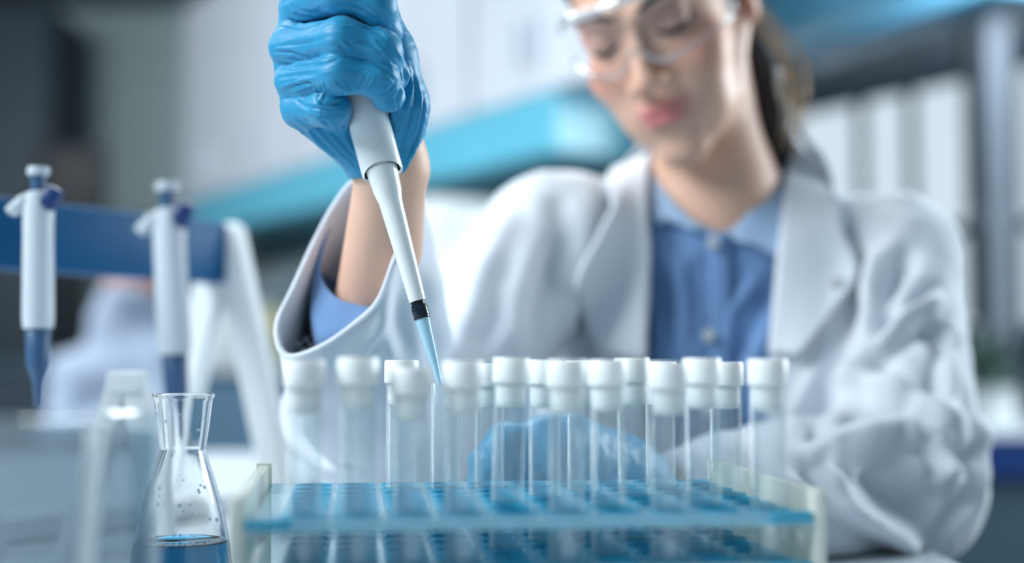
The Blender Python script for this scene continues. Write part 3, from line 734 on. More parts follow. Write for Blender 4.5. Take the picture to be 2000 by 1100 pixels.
# head frame: x to her left (right in the picture), -y out of the face, z up
HC = np.array(P(1291, 26, 1.235))
Rh = (Matrix.Rotation(math.radians(-13), 3, 'Y') @ Matrix.Rotation(math.radians(-27), 3, 'Z') @ Matrix.Rotation(math.radians(24), 3, 'X'))
RH = np.array(Rh); HS = 1.04
def toh(p): return (p - HC) @ RH / HS
def fromh(q): return HC + (np.asarray(q, float) * HS) @ RH.T
_face = [
 (ell((0, 0.018, 0.045), (0.074, 0.094, 0.086)), 0),
 (ell((0, -0.030, -0.012), (0.060, 0.060, 0.082)), 0.02),
 (cone((0.054, 0.005, -0.030), (0.040, -0.030, -0.078), 0.018, 0.014), 0.018),
 (cone((-0.054, 0.005, -0.030), (-0.040, -0.030, -0.078), 0.018, 0.014), 0.018),
 (cone((0.040, -0.030, -0.078), (0.008, -0.074, -0.103), 0.014, 0.014), 0.014),
 (cone((-0.040, -0.030, -0.078), (-0.008, -0.074, -0.103), 0.014, 0.014), 0.014),
 (ell((0, -0.078, -0.103), (0.018, 0.014, 0.014)), 0.010),
 (ell((0.037, -0.062, -0.028), (0.026, 0.024, 0.024)), 0.016),
 (ell((-0.037, -0.062, -0.028), (0.026, 0.024, 0.024)), 0.016),
 (ell((0.027, -0.058, -0.062), (0.024, 0.024, 0.034)), 0.018),
 (ell((-0.027, -0.058, -0.062), (0.024, 0.024, 0.034)), 0.018),
 (ell((0, -0.080, -0.066), (0.030, 0.014, 0.026)), 0.016),
 (cone((0.014, -0.086, 0.028), (0.046, -0.073, 0.028), 0.009, 0.007), 0.012),
 (cone((-0.014, -0.086, 0.028), (-0.046, -0.073, 0.028), 0.009, 0.007), 0.012),
 (cone((0, -0.087, 0.016), (0, -0.110, -0.027), 0.0065, 0.0085), 0.008),
 (ell((0, -0.112, -0.031), (0.0095, 0.009, 0.008)), 0.006),
 (ell((0.013, -0.099, -0.035), (0.0075, 0.010, 0.0065)), 0.004),
 (ell((-0.013, -0.099, -0.035), (0.0075, 0.010, 0.0065)), 0.004),
 (ell((0, -0.0945, -0.0590), (0.0215, 0.0070, 0.0046)), 0.005),
 (ell((0, -0.0935, -0.0690), (0.0185, 0.0080, 0.0058)), 0.005),
]
_faceu = union(_face)
def face_l(q):
    d = _faceu(q)
    for s in (1, -1):
        d = smax(d, -ell((s * 0.032, -0.100, 0.008), (0.019, 0.019, 0.012))(q), 0.010)
        d = smin(d, ell((s * 0.031, -0.0755, 0.007), (0.0140, 0.0140, 0.0125))(q), 0.002)
        ear = smin(ell((s * 0.076, 0.016, 0.000), (0.007, 0.018, 0.030))(q), ell((s * 0.073, 0.010, -0.026), (0.007, 0.009, 0.010))(q), 0.006)
        ear = smax(ear, -ell((s * 0.084, 0.012, 0.002), (0.007, 0.010, 0.018))(q), 0.003)
        d = smin(d, ear, 0.005)
    d = smax(d, -ell((0, -0.106, -0.0637), (0.020, 0.009, 0.0011))(q), 0.0015)
    return d
def head_f(p): return face_l(toh(p)) * HS
NB = np.array(P(1403, 400, 1.275)); NT = fromh((0.004, 0.035, -0.045)); CH = np.array((0.197, 1.30, 0.90))
SL = np.array(P(1072, 460, 1.25)); SR = np.array(P(1735, 490, 1.28))          # shoulder joints
WR = np.array(P(765, 325, 0.845)); EL = np.array(P(712, 840, 1.04))            # raised arm wrist, elbow
WR2 = np.array(P(1268, 968, 0.955)); EL2 = np.array(P(1752, 962, 1.13))         # resting arm
WR3 = WR
_bodyu = union([(head_f, 0),
 (cone(NT, NB, 0.051, 0.052), 0.020),
 (cone(NB + [0, 0.01, 0.01], NB + [0, 0.035, -0.06], 0.055, 0.075), 0.03),
 (cone(NB + [-0.03, 0.02, -0.03], SL + [0.01, 0, 0], 0.036, 0.038), 0.04),
 (cone(NB + [0.03, 0.02, -0.03], SR - [0.01, 0, 0], 0.036, 0.038), 0.04),
 (ell(CH + [0, 0.02, 0.04], (0.150, 0.090, 0.16)), 0.03),
 (ell(CH + [0, 0.02, -0.22], (0.135, 0.085, 0.26)), 0.05),
 (cone(NB + [-0.03, -0.025, -0.028], NB + [-0.1, 0.0, -0.005], 0.010, 0.007), 0.02),
 (cone(NB + [0.03, -0.025, -0.028], NB + [0.1, 0.0, -0.005], 0.010, 0.007), 0.02),
 (cone(SL, EL, 0.040, 0.034), 0.03), (cone(EL, EL + (WR - EL) * 0.4, 0.031, 0.032), 0.02), (cone(EL + (WR - EL) * 0.4, WR, 0.032, 0.0222), 0.03), (cone(WR, np.array(P(772, 262, 0.836)), 0.0222, 0.0165), 0.01),
 (cone(SR, EL2, 0.036, 0.026), 0.03), (cone(EL2, EL2 + (WR2 - EL2) * 0.4, 0.026, 0.026), 0.02), (cone(EL2 + (WR2 - EL2) * 0.4, WR2, 0.026, 0.022), 0.03),
])
def scm(p):  # neck tendon
    return p
body_f = _bodyu
v, f = nets(body_f, (-0.20, 0.80, 0.46), (0.50, 1.50, 1.32), 0.0042)
body = adopt(mk('body', v, f, M['skin'], None))
# skin tone: lips, cheeks, ear and nose tip redder
q = toh(v); col = np.tile(np.array(lin((222, 178, 156))), (len(v), 1))
def tint(c, r, target, amt):
    w_ = np.exp(-(((q - np.array(c)) / np.array(r)) ** 2).sum(1))[:, None] * amt
    return col * (1 - w_) + np.array(lin(target)) * w_
lipw = np.exp(-((q[:, 0] / 0.022) ** 4 + ((q[:, 2] + 0.0635) / 0.0105) ** 4 + ((q[:, 1] + 0.098) / 0.016) ** 4))[:, None]
for s in (1, -1):
    col = tint((s * 0.045, -0.06, -0.022), (0.022, 0.03, 0.02), (212, 118, 100), 0.8)
    col = tint((s * 0.078, 0.01, 0.0), (0.014, 0.03, 0.035), (206, 104, 84), 0.7)
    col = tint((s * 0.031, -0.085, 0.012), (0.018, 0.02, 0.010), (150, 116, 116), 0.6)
col = tint((0, -0.115, -0.03), (0.012, 0.012, 0.012), (224, 160, 140), 0.5)
col = col * (1 - lipw) + np.array(lin((208, 122, 124))) * lipw
at = body.data.color_attributes.new('tone', 'FLOAT_COLOR', 'POINT')
at.data.foreach_set('color', np.concatenate([col, np.ones((len(v), 1))], 1).ravel())
def onface(pts, off=0.001):
    """points of the head frame pushed onto the face surface along -y"""
    out = []
    for x, z in pts:
        ys = np.linspace(-0.13, 0.0, 260); s = face_l(np.array([(x, y, z) for y in ys])); k = np.where(s < 0)[0]
        y = ys[k[0]] if len(k) else -0.06
        out.append(fromh((x, y - off, z)))
    return out
for s in (1, -1):
    br = onface([(s * x, z) for x, z in ((0.012, 0.025), (0.022, 0.030), (0.034, 0.033), (0.046, 0.030), (0.053, 0.024))])
    o = adopt(MB().tube(br, [0.0026, 0.0034, 0.0032, 0.0024, 0.001], 8).build('eyebrow', M['lash'])); 
    ls = onface([(s * x, z) for x, z in ((0.017, 0.003), (0.024, -0.0005), (0.032, -0.0015), (0.040, 0.0), (0.047, 0.0045))], 0.001)
    adopt(MB().tube(ls, [0.001, 0.0024, 0.003, 0.003, 0.0016], 8).build('eyelashes', M['lash']))
# hair: cap drawn back over the ears into a ponytail
def hair_f(p):
    q = toh(p)
    d = ell((0, 0.026, 0.052), (0.0815, 0.096, 0.088))(q)
    cut = q[:, 1] + 0.010 - 0.55 * (q[:, 2] - 0.02) * -1 * 0 
    d = smax(d, -(q[:, 1] + 0.048 - 0.0 * q[:, 2]) + 0 * q[:, 0] if False else d, 0.001)
    face = ell((0, -0.085, -0.01), (0.067, 0.075, 0.083))(q)
    d = smax(d, -face, 0.006)
    low = -(q[:, 2] + 0.01 + 0.35 * (q[:, 1] - 0.03) * 0)                       # nothing under the ear line in front
    lowcut = np.maximum(-(q[:, 2] - 0.012), (0.030 - q[:, 1]))
    d = smax(d, -np.maximum(q[:, 2] - 0.018, -1) * 0 + np.minimum(-(q[:, 2] - 0.018), 0.030 - q[:, 1]), 0.006)
    d = smax(d, -(q[:, 2] + 0.05), 0.01)
    return d
PT = [fromh((0.012, 0.108, 0.012)), fromh((0.024, 0.122, -0.02)), np.array(P(1484, 150, 1.29)), np.array(P(1503, 215, 1.285)), np.array(P(1520, 285, 1.28)), np.array(P(1527, 340, 1.285))]
rr_ = [0.015, 0.017, 0.019, 0.016, 0.011, 0.004]
pony = union([(cone(PT[i], PT[i + 1], rr_[i], rr_[i + 1]), 0.012) for i in range(5)])
def hp(p): return smin(hair_f(p), pony(p), 0.012)
v, f = nets(hp, np.minimum(HC, HC) - [0.15, 0.16, 0.18], HC + [0.18, 0.2, 0.18], 0.004)
nn = normals(hp, v); v = v + nn * (fbm(v, (90, 90, 22), 3) * 0.0022)[:, None]
hair = adopt(mk('hair', v, f, M['hair']))
ws = MB(); rnd = random.Random(3)
for k in range(36):
    a = PT[1] + np.array([rnd.uniform(0, 0.02), rnd.uniform(-0.02, 0.02), rnd.uniform(-0.01, 0.03)])
    b = np.array(P(1550 + rnd.uniform(-30, 40), 170 + rnd.uniform(-50, 70), 1.29 + rnd.uniform(-0.03, 0.03)))
    c = np.array(P(1530 + rnd.uniform(-20, 30), 270 + rnd.uniform(-40, 50), 1.29 + rnd.uniform(-0.03, 0.03)))
    ws.tube(catmull([a, (a + b) / 2 + [0.006, 0, 0.004], b, c], 9), 0.00045, 4)
o = ws.build('loose_strands', M['hairl']); o.parent = hair

# clear safety goggles
gg = bpy.data.objects.new('safety_goggles', None); COL.objects.link(gg); adopt(gg); gg['label'] = 'clear plastic safety goggles'
def gpt(a, z, off=0.0): return fromh(((0.076 + off) * math.sin(a), -0.020 - (0.086 + off) * math.cos(a) + 0.0, z))
Lv = []; Lf = []; NA, NZ = 41, 7
for i in range(NA):
    a = -1.25 + 2.5 * i / (NA - 1); side = abs(a) / 1.25
    top = 0.040 - 0.006 * side; bot = -0.022 + 0.010 * side + 0.020 * math.exp(-(a / 0.16) ** 2)
    for j in range(NZ):
        t = j / (NZ - 1); Lv.append(gpt(a, bot + (top - bot) * t, 0.003 * math.sin(PI * t)))
for i in range(NA - 1):
    for j in range(NZ - 1): Lf.append((i * NZ + j, (i + 1) * NZ + j, (i + 1) * NZ + j + 1, i * NZ + j + 1))
def sub(o): o.parent = gg; return o
ginv = Matrix.Translation(-Vector(woman.location))
lens = mk('lens', Lv, Lf, M['lens']); sub(lens)
clearp = thin_glass('clear_frame_plastic', (0.85, 0.88, 0.9), (0.85, 0.88, 0.92), 0.5, 0.42, 0.1)
rim = [Lv[i * NZ + NZ - 1] for i in range(NA)]; rim2 = [Lv[i * NZ] for i in range(NA)]
sub(MB().tube(rim, 0.0045, 10).build('brow_bar', clearp)); sub(MB().tube(rim2, 0.0016, 8).build('lower_rim', clearp))
for s in (1, -1):
    a = gpt(s * 1.25, 0.026); b = fromh((s * 0.081, 0.015, 0.026)); c = fromh((s * 0.078, 0.045, 0.012))
    tm = MB(); pts = catmull([gpt(s * 1.2, 0.022), a, (a + b) / 2, b, c], 14); tm.tube(pts, [0.008 - 0.0004 * i for i in range(14)], 10)
    o = sub(tm.build('temple', clearp))
    o = sub(MB().lathe([(0.0, -0.003), (0.004, -0.003), (0.004, 0.003), (0, 0.003)], 14, gpt(s * 1.22, -0.004, 0.004)).build('hinge_screw', M['white']))
# ------------------------------------------------------------------ shirt
def in_world_wedge(p, tri, soft=0.004):
    """signed measure of a pixel-space convex polygon (negative inside), scaled to metres"""
    u, v_ = PX(p); d = np.full(len(p), -1e9); n = len(tri)
    for i in range(n):
        a = np.array(tri[i], float); b = np.array(tri[(i + 1) % n], float); e = b - a; nl = np.array([e[1], -e[0]]) / np.linalg.norm(e)
        d = np.maximum(d, ((u - a[0]) * nl[0] + (v_ - a[1]) * nl[1]) * 1.25 / F)
    return d
_shirt = union([(cone(NB + [0, 0.02, -0.015], NB + [0, 0.05, -0.09], 0.066, 0.090), 0),
 (cone(NB + [-0.03, 0.03, -0.04], SL + [0.01, 0, 0], 0.042, 0.046), 0.04), (cone(NB + [0.03, 0.03, -0.04], SR - [0.01, 0, 0], 0.042, 0.046), 0.04),
 (ell(CH + [0, 0.02, 0.04], (0.160, 0.108, 0.17)), 0.03), (ell(CH + [0, 0.02, -0.22], (0.150, 0.108, 0.27)), 0.05),
 (ell(CH + [-0.055, -0.055, -0.02], (0.062, 0.055, 0.065)), 0.03), (ell(CH + [0.055, -0.055, -0.02], (0.062, 0.055, 0.065)), 0.03)])
VN = [(1275, 250), (1545, 250), (1492, 372), (1440, 446), (1400, 456), (1350, 420), (1300, 350)]
def shirt_f(p):
    d = _shirt(p); d = np.maximum(d, -(d + 0.006))
    w_ = in_world_wedge(p, VN); w_ = np.where(p[:, 1] < 1.30, w_, 0.05)
    d = smax(d, -w_, 0.002)
    return smax(d, p[:, 2] - 1.115, 0.004)
v, f = nets(shirt_f, (-0.02, 1.12, 0.48), (0.42, 1.46, 1.14), 0.0045)
nn = normals(_shirt, v)
v = v + nn * (fbm(v, (14, 14, 9), 3) * 0.003)[:, None]
v = strokes(v, nn, [([(1405, 440), (1412, 560), (1408, 700), (1400, 900)], 13, 0.003), ([(1480, 540), (1430, 610), (1420, 690)], 14, 0.006), ([(1500, 560), (1470, 650), (1440, 700)], 14, -0.004),
   ([(1290, 470), (1330, 560), (1330, 690)], 16, 0.004), ([(1350, 480), (1330, 540), (1345, 620)], 22, 0.004), ([(1500, 640), (1440, 760)], 16, 0.005), ([(1280, 600), (1300, 760)], 16, 0.004)])
shirt = adopt(mk('shirt', v, f, M['shirt']))
def kid(o, parent): o.parent = parent; return o
for A_, B_ in (([(1268, 300), (1283, 350), (1318, 400), (1372, 448), (1400, 462)], [(1240, 330), (1262, 400), (1285, 440), (1292, 428), (1330, 440)]),
               ([(1528, 268), (1512, 330), (1480, 390), (1440, 440), (1404, 460)], [(1572, 310), (1566, 400), (1540, 505), (1520, 500), (1470, 470)])):
    kid(strip(_shirt, A_, B_, 26, 10, 1.10, 1.40, lambda s, t: 0.004 + 0.008 * t * (1 - 0.5 * s), 'collar', M['shirt_l'], None, 0.003), shirt)
kid(strip(_shirt, [(1383, 455), (1388, 600), (1385, 760), (1380, 900)], [(1424, 455), (1430, 600), (1426, 760), (1420, 900)], 24, 4, 1.10, 1.40, 0.006, 'placket', M['shirt'], None, 0.002), shirt)
for bu, bv in ((1392, 474), (1384, 655), (1384, 800)):
    d = hit(_shirt, bu, bv, 1.1, 1.4); Mx = Matrix.Rotation(PI / 2, 4, 'X')
    kid(MB().lathe([(0, 0), (0.0055, 0.0), (0.006, 0.001), (0.006, 0.002), (0.0045, 0.0024), (0, 0.0018)], 20, P(bu, bv, d - 0.009), Mx).build('button', M['btn']), shirt)
# ------------------------------------------------------------------ lab coat
ELc = EL + [0.02, 0.02, -0.005]
_coat = union([
 (cone(NB + [0, 0.045, -0.02], NB + [0, 0.05, -0.09], 0.082, 0.105), 0),
 (cone(NB + [-0.045, 0.03, -0.035], SL + [0.0, 0.0, -0.008], 0.052, 0.062), 0.04), (cone(NB + [0.045, 0.03, -0.035], SR + [0.0, 0, -0.008], 0.052, 0.060), 0.04),
 (ell(CH + [0, 0.02, 0.03], (0.178, 0.130, 0.18)), 0.03), (ell(CH + [0, 0.02, -0.22], (0.190, 0.135, 0.27)), 0.05),
 (ell(CH + [-0.06, -0.065, -0.02], (0.070, 0.058, 0.075)), 0.04), (ell(CH + [0.06, -0.065, -0.02], (0.070, 0.058, 0.075)), 0.04),
 (cone(SL + [0, 0, -0.01], ELc, 0.062, 0.062), 0.03),
 (cone(ELc, ELc + [-0.03, -0.085, 0.045], 0.060, 0.058), 0.03),
 (cone(SR + [0.004, 0, -0.015], EL2 + [0.0, 0, 0.005], 0.064, 0.070), 0.02),
 (cone(EL2 + [0, 0, 0.002], EL2 + (WR2 - EL2) * 0.50 + [0, 0.01, -0.005], 0.070, 0.060), 0.02), (cone(EL2 + (WR2 - EL2) * 0.45 + [0, 0.01, -0.005], WR2 + [0.030, 0.01, 0.0], 0.060, 0.036), 0.02)])
VC = [(1272, 120), (1560, 200), (1536, 300), (1528, 430), (1512, 560), (1503, 720), (1497, 905), (1490, 1300), (1275, 1300), (1262, 900), (1264, 700), (1270, 560), (1262, 430)]
def pip_poly(u, v_, poly):
    """signed distance in px to a polygon (negative inside)"""
    poly = np.array(poly, float); n = len(poly); best = np.full(len(u), 1e9); ins = np.zeros(len(u), bool)
    for i in range(n):
        a = poly[i]; b = poly[(i + 1) % n]; e = b - a; w0 = u - a[0]; w1 = v_ - a[1]
        t = np.clip((w0 * e[0] + w1 * e[1]) / (e @ e), 0, 1); best = np.minimum(best, np.hypot(w0 - t * e[0], w1 - t * e[1]))
        c = ((a[1] <= v_) & (b[1] > v_)) | ((b[1] <= v_) & (a[1] > v_))
        x_ = a[0] + (v_ - a[1]) / np.where(e[1] == 0, 1e-9, e[1]) * e[0]; ins ^= c & (u < x_)
    return np.where(ins, -best, best)
def coat_f(p):
    full = _coat(p)
    d = np.maximum(full, -(full + 0.012))
    u, v_ = PX(p); w_ = pip_poly(u, v_, VC) * 1.2 / F; w_ = np.where((p[:, 1] < 1.31) & (p[:, 1] > 1.0), w_, 0.05)
    # the resting forearm passes in front of the opening and is not cut
    arm = np.minimum(cone(EL2, WR2 + [0.03, 0, 0], 0.075, 0.06)(p) - 0.0, 0.05)
    d = np.where(arm < 0, d, smax(d, -w_, 0.003))
    d = smax(d, -cone(NB + [0, 0.02, 0.1], NB + [0, 0.03, -0.02], 0.068, 0.066)(p), 0.005)
    # cuffs are open
    ax2 = (WR2 - EL2) / np.linalg.norm(WR2 - EL2)
    d = np.where(np.linalg.norm(p - WR2, axis=1) < 0.11, smax(d, (p - (WR2 + ax2 * -0.012)) @ ax2, 0.003), d)
    c0 = ELc + np.array([-0.022, -0.060, 0.032]); a0 = np.array([-0.30, -0.85, 0.43]); a0 /= np.linalg.norm(a0)
    loc = np.linalg.norm(p - c0, axis=1) - 0.085
    d = np.where(loc < 0, smax(d, (p - c0) @ a0, 0.003), d)
    return d
v, f = nets(coat_f, (-0.22, 0.84, 0.46), (0.52, 1.52, 1.16), 0.0045)
nn = normals(_coat, v, 0.004)
n1 = fbm(v, (9, 9, 6), 3, 3.0); n2 = fbm(v, (22, 22, 14), 2, 9.0)
v = v + nn * (n1 * 0.006 + (0.5 - np.abs(n2)) * 0.0018)[:, None]
CF = [ # sleeve folds on the right of the picture
 ([(1640, 770), (1700, 745), (1790, 790), (1900, 850)], 20, 0.012), ([(1640, 760), (1740, 650), (1850, 580)], 18, 0.012), ([(1560, 890), (1680, 860), (1800, 850), (1880, 900)], 20, 0.012),
 ([(1640, 820), (1740, 800), (1790, 790)], 18, -0.008), ([(1780, 800), (1850, 880), (1905, 900)], 20, -0.012), ([(1810, 850), (1840, 900), (1850, 940)], 16, 0.010), ([(1700, 900), (1750, 960), (1830, 1010)], 34, -0.018),
 ([(1600, 900), (1660, 1000), (1800, 1070)], 20, 0.012), ([(1530, 930), (1590, 980), (1680, 1020)], 16, 0.009), ([(1790, 470), (1740, 560), (1700, 620)], 20, -0.010), ([(1830, 560), (1760, 600), (1700, 680)], 14, -0.008),
 ([(1720, 480), (1690, 600), (1600, 780)], 22, 0.010), ([(1680, 560), (1640, 700), (1570, 860)], 20, -0.014), ([(1860, 640), (1850, 740), (1870, 820)], 14, 0.008), ([(1790, 640), (1830, 660), (1850, 700)], 16, -0.008),
 ([(1905, 800), (1915, 880), (1905, 960), (1850, 1060)], 10, 0.008),
 ([(1600, 440), (1640, 520), (1580, 640)], 16, 0.006), ([(1100, 350), (1090, 480), (1040, 640)], 30, -0.005), ([(1020, 400), (960, 500), (900, 660)], 30, 0.007), ([(1080, 420), (1010, 560), (990, 700)], 26, 0.005),
 ([(940, 450), (870, 560), (850, 690)], 26, -0.004), ([(900, 420), (830, 520), (800, 640)], 18, 0.008), ([(1190, 420), (1150, 620), (1160, 700)], 18, -0.006)]
v = strokes(v, nn, CF, 1.25)
ob = (v[:, 1] < 1.125) & (v[:, 0] < 0.335) & (v[:, 2] < TZ + 0.002) & (v[:, 2] > 0.66); v[ob, 2] = TZ + 0.002 + (v[ob, 2] - TZ) * 0.02
coat = mk('lab_coat', v, f, M['coat'])
# raised sleeve: loose cuff hanging open round the forearm
ringA = [(690, 356, 0.935), (655, 400, 0.93), (620, 462, 0.925), (575, 560, 0.905), (541, 638, 0.89), (560, 696, 0.88), (628, 678, 0.872), (700, 628, 0.868), (742, 584, 0.862), (774, 500, 0.860), (806, 430, 0.872), (828, 396, 0.905), (790, 350, 0.95), (740, 335, 0.945)]
RA_ = np.array([P(*q_) for q_ in ringA]); cA = RA_.mean(0)
cE = ELc + np.array([-0.012, -0.01, 0.006])
axE = (cE - cA) / np.linalg.norm(cE - cA)
rings = []
K = 64; c0_ = catmull(RA_, K, True)
for i in range(26):
    t = i / 25
    cen = cA + (cE - cA) * t + np.array([0.004, 0, -0.006]) * math.sin(PI * t)
    rel = c0_ - cA; ln = np.linalg.norm(rel, axis=1)[:, None]
    plane = rel - (rel @ axE)[:, None] * axE; pn = plane / np.maximum(np.linalg.norm(plane, axis=1), 1e-6)[:, None]
    target = pn * 0.060; s_ = t * t * (3 - 2 * t)
    bulge = 1 + 0.10 * math.sin(PI * min(1, t * 1.3))
    rings.append(cen + (rel * (1 - s_) + target * s_) * bulge)
V = np.concatenate(rings); Fc = [(i * K + k, i * K + (k + 1) % K, (i + 1) * K + (k + 1) % K, (i + 1) * K + k) for i in range(25) for k in range(K)]
cenl = np.repeat(np.array([r_.mean(0) for r_ in rings]), K, 0); nr = V - cenl; nr /= np.linalg.norm(nr, axis=1)[:, None]
V = V + nr * (fbm(V, (16, 10, 16), 3, 5.0) * 0.007)[:, None] * np.clip(np.repeat(np.arange(26) / 6.0, K), 0.15, 1)[:, None]
V = strokes(V, nr, [([(600, 560), (590, 640), (640, 700)], 10, 0.004), ([(760, 600), (700, 690), (680, 760)], 16, 0.007), ([(800, 520), (780, 620), (800, 700)], 16, -0.006), ([(840, 480), (850, 600), (880, 700)], 16, 0.008)])
sl = mk('sleeve_cuff', V, Fc, M['coat']); sl.parent = coat
bm = bmesh.new(); bm.from_mesh(sl.data); bmesh.ops.recalc_face_normals(bm, faces=bm.faces); bm.to_mesh(sl.data); bm.free()
mo = sl.modifiers.new('s', 'SOLIDIFY'); mo.thickness = 0.0028; mo.offset = -1; mo = sl.modifiers.new('ss', 'SUBSURF'); mo.levels = 1; mo.render_levels = 1
hem = MB().tube(np.vstack([c0_, c0_[:1]]), 0.0022, 8).build('cuff_hem', M['coat']); hem.parent = coat
coat = adopt(coat)
# blue shirt sleeve inside it
ringB = [(684, 385, 0.940), (655, 430, 0.935), (636, 480, 0.928), (628, 530, 0.922), (640, 565, 0.915), (668, 588, 0.905), (705, 596, 0.902), (742, 585, 0.905), (775, 530, 0.915), (792, 470, 0.93), (790, 410, 0.945), (745, 378, 0.95)]
RB = catmull(np.array([P(*q_) for q_ in ringB]), 48, True); cB = RB.mean(0); rg = []
ringC = [(684, 375, 0.950), (650, 425, 0.945), (624, 480, 0.935), (612, 560, 0.925), (608, 625, 0.905), (630, 672, 0.89), (690, 650, 0.888), (745, 610, 0.89), (790, 540, 0.905), (805, 470, 0.93), (800, 400, 0.95), (750, 365, 0.955)]
RC = catmull(np.array([P(*q_) for q_ in ringC]), 48, True)
for i in range(14):
    t = i / 13
    if t < 0.35: rg.append(RB + (RC - RB) * (t / 0.35))
    else:
        s_ = (t - 0.35) / 0.65; rel = RC - RC.mean(0); rg.append(RC.mean(0) + (cE - RC.mean(0)) * s_ + rel * (1 - 0.35 * s_) + np.array([0, 0.004, 0]) * s_)
V = np.concatenate(rg); Fc = [(i * 48 + k, i * 48 + (k + 1) % 48, (i + 1) * 48 + (k + 1) % 48, (i + 1) * 48 + k) for i in range(13) for k in range(48)]
V = V + fbm(V, (25, 25, 25), 2, 2.0)[:, None] * np.array([0.001, 0.002, 0.001])
o = mk('shirt_sleeve', V, Fc, M['shirt']); o.parent = shirt; mo = o.modifiers.new('s', 'SOLIDIFY'); mo.thickness = 0.002; mo = o.modifiers.new('ss', 'SUBSURF'); mo.levels = 1
# lapels, buttonhole, pocket
for A_, B_ in (([(1268, 300), (1262, 400), (1270, 500), (1266, 600), (1262, 705)], [(1215, 335), (1196, 400), (1160, 470), (1122, 566), (1170, 690)]),
               ([(1545, 268), (1532, 380), (1520, 480), (1512, 560), (1500, 690)], [(1600, 330), (1632, 400), (1650, 455), (1672, 540), (1560, 690)])):
    kid(strip(_coat, A_, B_, 34, 12, 1.05, 1.40, lambda s, t: 0.007 + 0.010 * t, 'lapel', M['coat'], None, 0.004), coat)
for A_, B_ in (([(1262, 260), (1240, 300), (1215, 350)], [(1225, 320), (1190, 350), (1195, 410)]), ([(1548, 232), (1572, 290), (1625, 380)], [(1580, 290), (1620, 330), (1650, 455)])):
    kid(strip(_coat, A_, B_, 16, 8, 1.05, 1.45, lambda s, t: 0.012 + 0.006 * t, 'coat_collar', M['coat'], None, 0.004), coat)
bh = (1636, 556); d = hit(_coat, *bh, 1.05, 1.4)
o = kid(MB().lathe([(0, 0), (0.006, 0.0), (0.0066, 0.001), (0.006, 0.0024), (0, 0.002)], 20, P(bh[0], bh[1], d - 0.018), Matrix.Rotation(PI / 2, 4, 'X')).build('button', M['btn']), coat)
# seat and lower body, hidden below the bench
stool = empty('lab_stool', (0.2, 1.36, 0), 'round lab stool the woman sits on behind the bench', 'stool')
MB().lathe([(0, 0.40), (0.17, 0.40), (0.18, 0.42), (0.175, 0.45), (0, 0.455)], 40).build('seat', M['black'], stool)
MB().lathe([(0.025, 0.03), (0.025, 0.40)], 20).build('column', M['post'], stool)
for k in range(5):
    a = 2 * PI * k / 5; MB().tube([(0, 0, 0.05), (0.26 * math.cos(a), 0.26 * math.sin(a), 0.015)], 0.014, 8).build('leg', M['post'], stool)
sk = MB().lathe([(0.14, 0.455), (0.20, 0.47), (0.205, 0.52), (0.19, 0.60)], 40, (0.197, 1.32, 0), sy=0.72, cap=False).build('coat_skirt', M['coat']); kid(sk, coat)
for s in (-0.08, 0.09):
    o = adopt(MB().tube([(0.197 + s, 1.34, 0.50), (0.197 + s * 1.1, 1.02 + 0.06, 0.50), (0.197 + s * 1.1, 1.0 + 0.06, 0.44), (0.197 + s * 1.1, 1.08, 0.05)], [0.075, 0.062, 0.055, 0.04], 16).build('trouser_leg', M['navy']))
    o = adopt(MB().box((0.197 + s * 1.1, 1.03, 0.035), (0.085, 0.24, 0.07), None, 0.025).build('shoe', M['black']))

# ------------------------------------------------------------------ gloved hand on the pipette
def H(u, v_, dd): return np.array(P(u, v_, 0.802 + dd))
PXM = 0.802 / F
def fing(pts, rad):
    return [(cone(H(*pts[i]), H(*pts[i + 1]), rad[i], rad[i + 1]), 0.0055) for i in range(len(pts) - 1)]
def chain(pts, rad, k=0.006):
    fs_ = [cone(H(*pts[i]), H(*pts[i + 1]), rad[i], rad[i + 1]) for i in range(len(pts) - 1)]
    return union([(g, k) for g in fs_])
FA = chain([(590, 10, 0.004), (662, -16, -0.031), (736, 12, -0.029), (752, 62, -0.012), (738, 78, 0.010)], [0.0120, 0.0114, 0.0104, 0.0090, 0.008])
FB = chain([(566, 92, 0.004), (668, 76, -0.033), (746, 98, -0.030), (764, 146, -0.013), (745, 165, 0.010)], [0.0126, 0.0118, 0.0108, 0.0094, 0.008])
FC = chain([(578, 160, 0.006), (664, 142, -0.032), (740, 152, -0.030), (758, 186, -0.019), (750, 192, 0.0)], [0.0128, 0.0115, 0.0106, 0.0086, 0.008])
FD_ = chain([(590, 214, 0.008), (644, 208, -0.016), (662, 222, 0.000), (678, 250, 0.026)], [0.0125, 0.0110, 0.0095, 0.009])
wr = (763, 318, 0.046)
palm = union([(cone(H(590, 10, 0.012), H(*wr), 0.013, 0.020), 0), (cone(H(566, 92, 0.010), H(*wr), 0.0128, 0.020), 0.010), (cone(H(580, 155, 0.010), H(*wr), 0.0128, 0.020), 0.010),
  (cone(H(590, 212, 0.010), H(722, 312, 0.032), 0.0125, 0.0125), 0.010), (cone(H(730, 300, 0.034), H(*wr), 0.014, 0.020), 0.012),
  (cone(H(600, 40, 0.014), H(760, 120, 0.030), 0.013, 0.016), 0.012), (cone(H(700, 120, 0.036), H(740, 260, 0.040), 0.018, 0.018), 0.012)])
thumb = union([(cone(H(775, 292, 0.036), H(779, 205, 0.020), 0.0170, 0.0165), 0), (cone(H(779, 205, 0.020), H(762, 110, 0.012), 0.0165, 0.0150), 0.012), (cone(H(762, 110, 0.012), H(722, -20, 0.004), 0.0145, 0.0125), 0.010), (cone(H(722, -20, 0.004), H(690, -100, 0.0), 0.012, 0.0112), 0.008), (cone(H(690, -100, 0.0), H(655, -150, 0.0), 0.0112, 0.009), 0.008)])
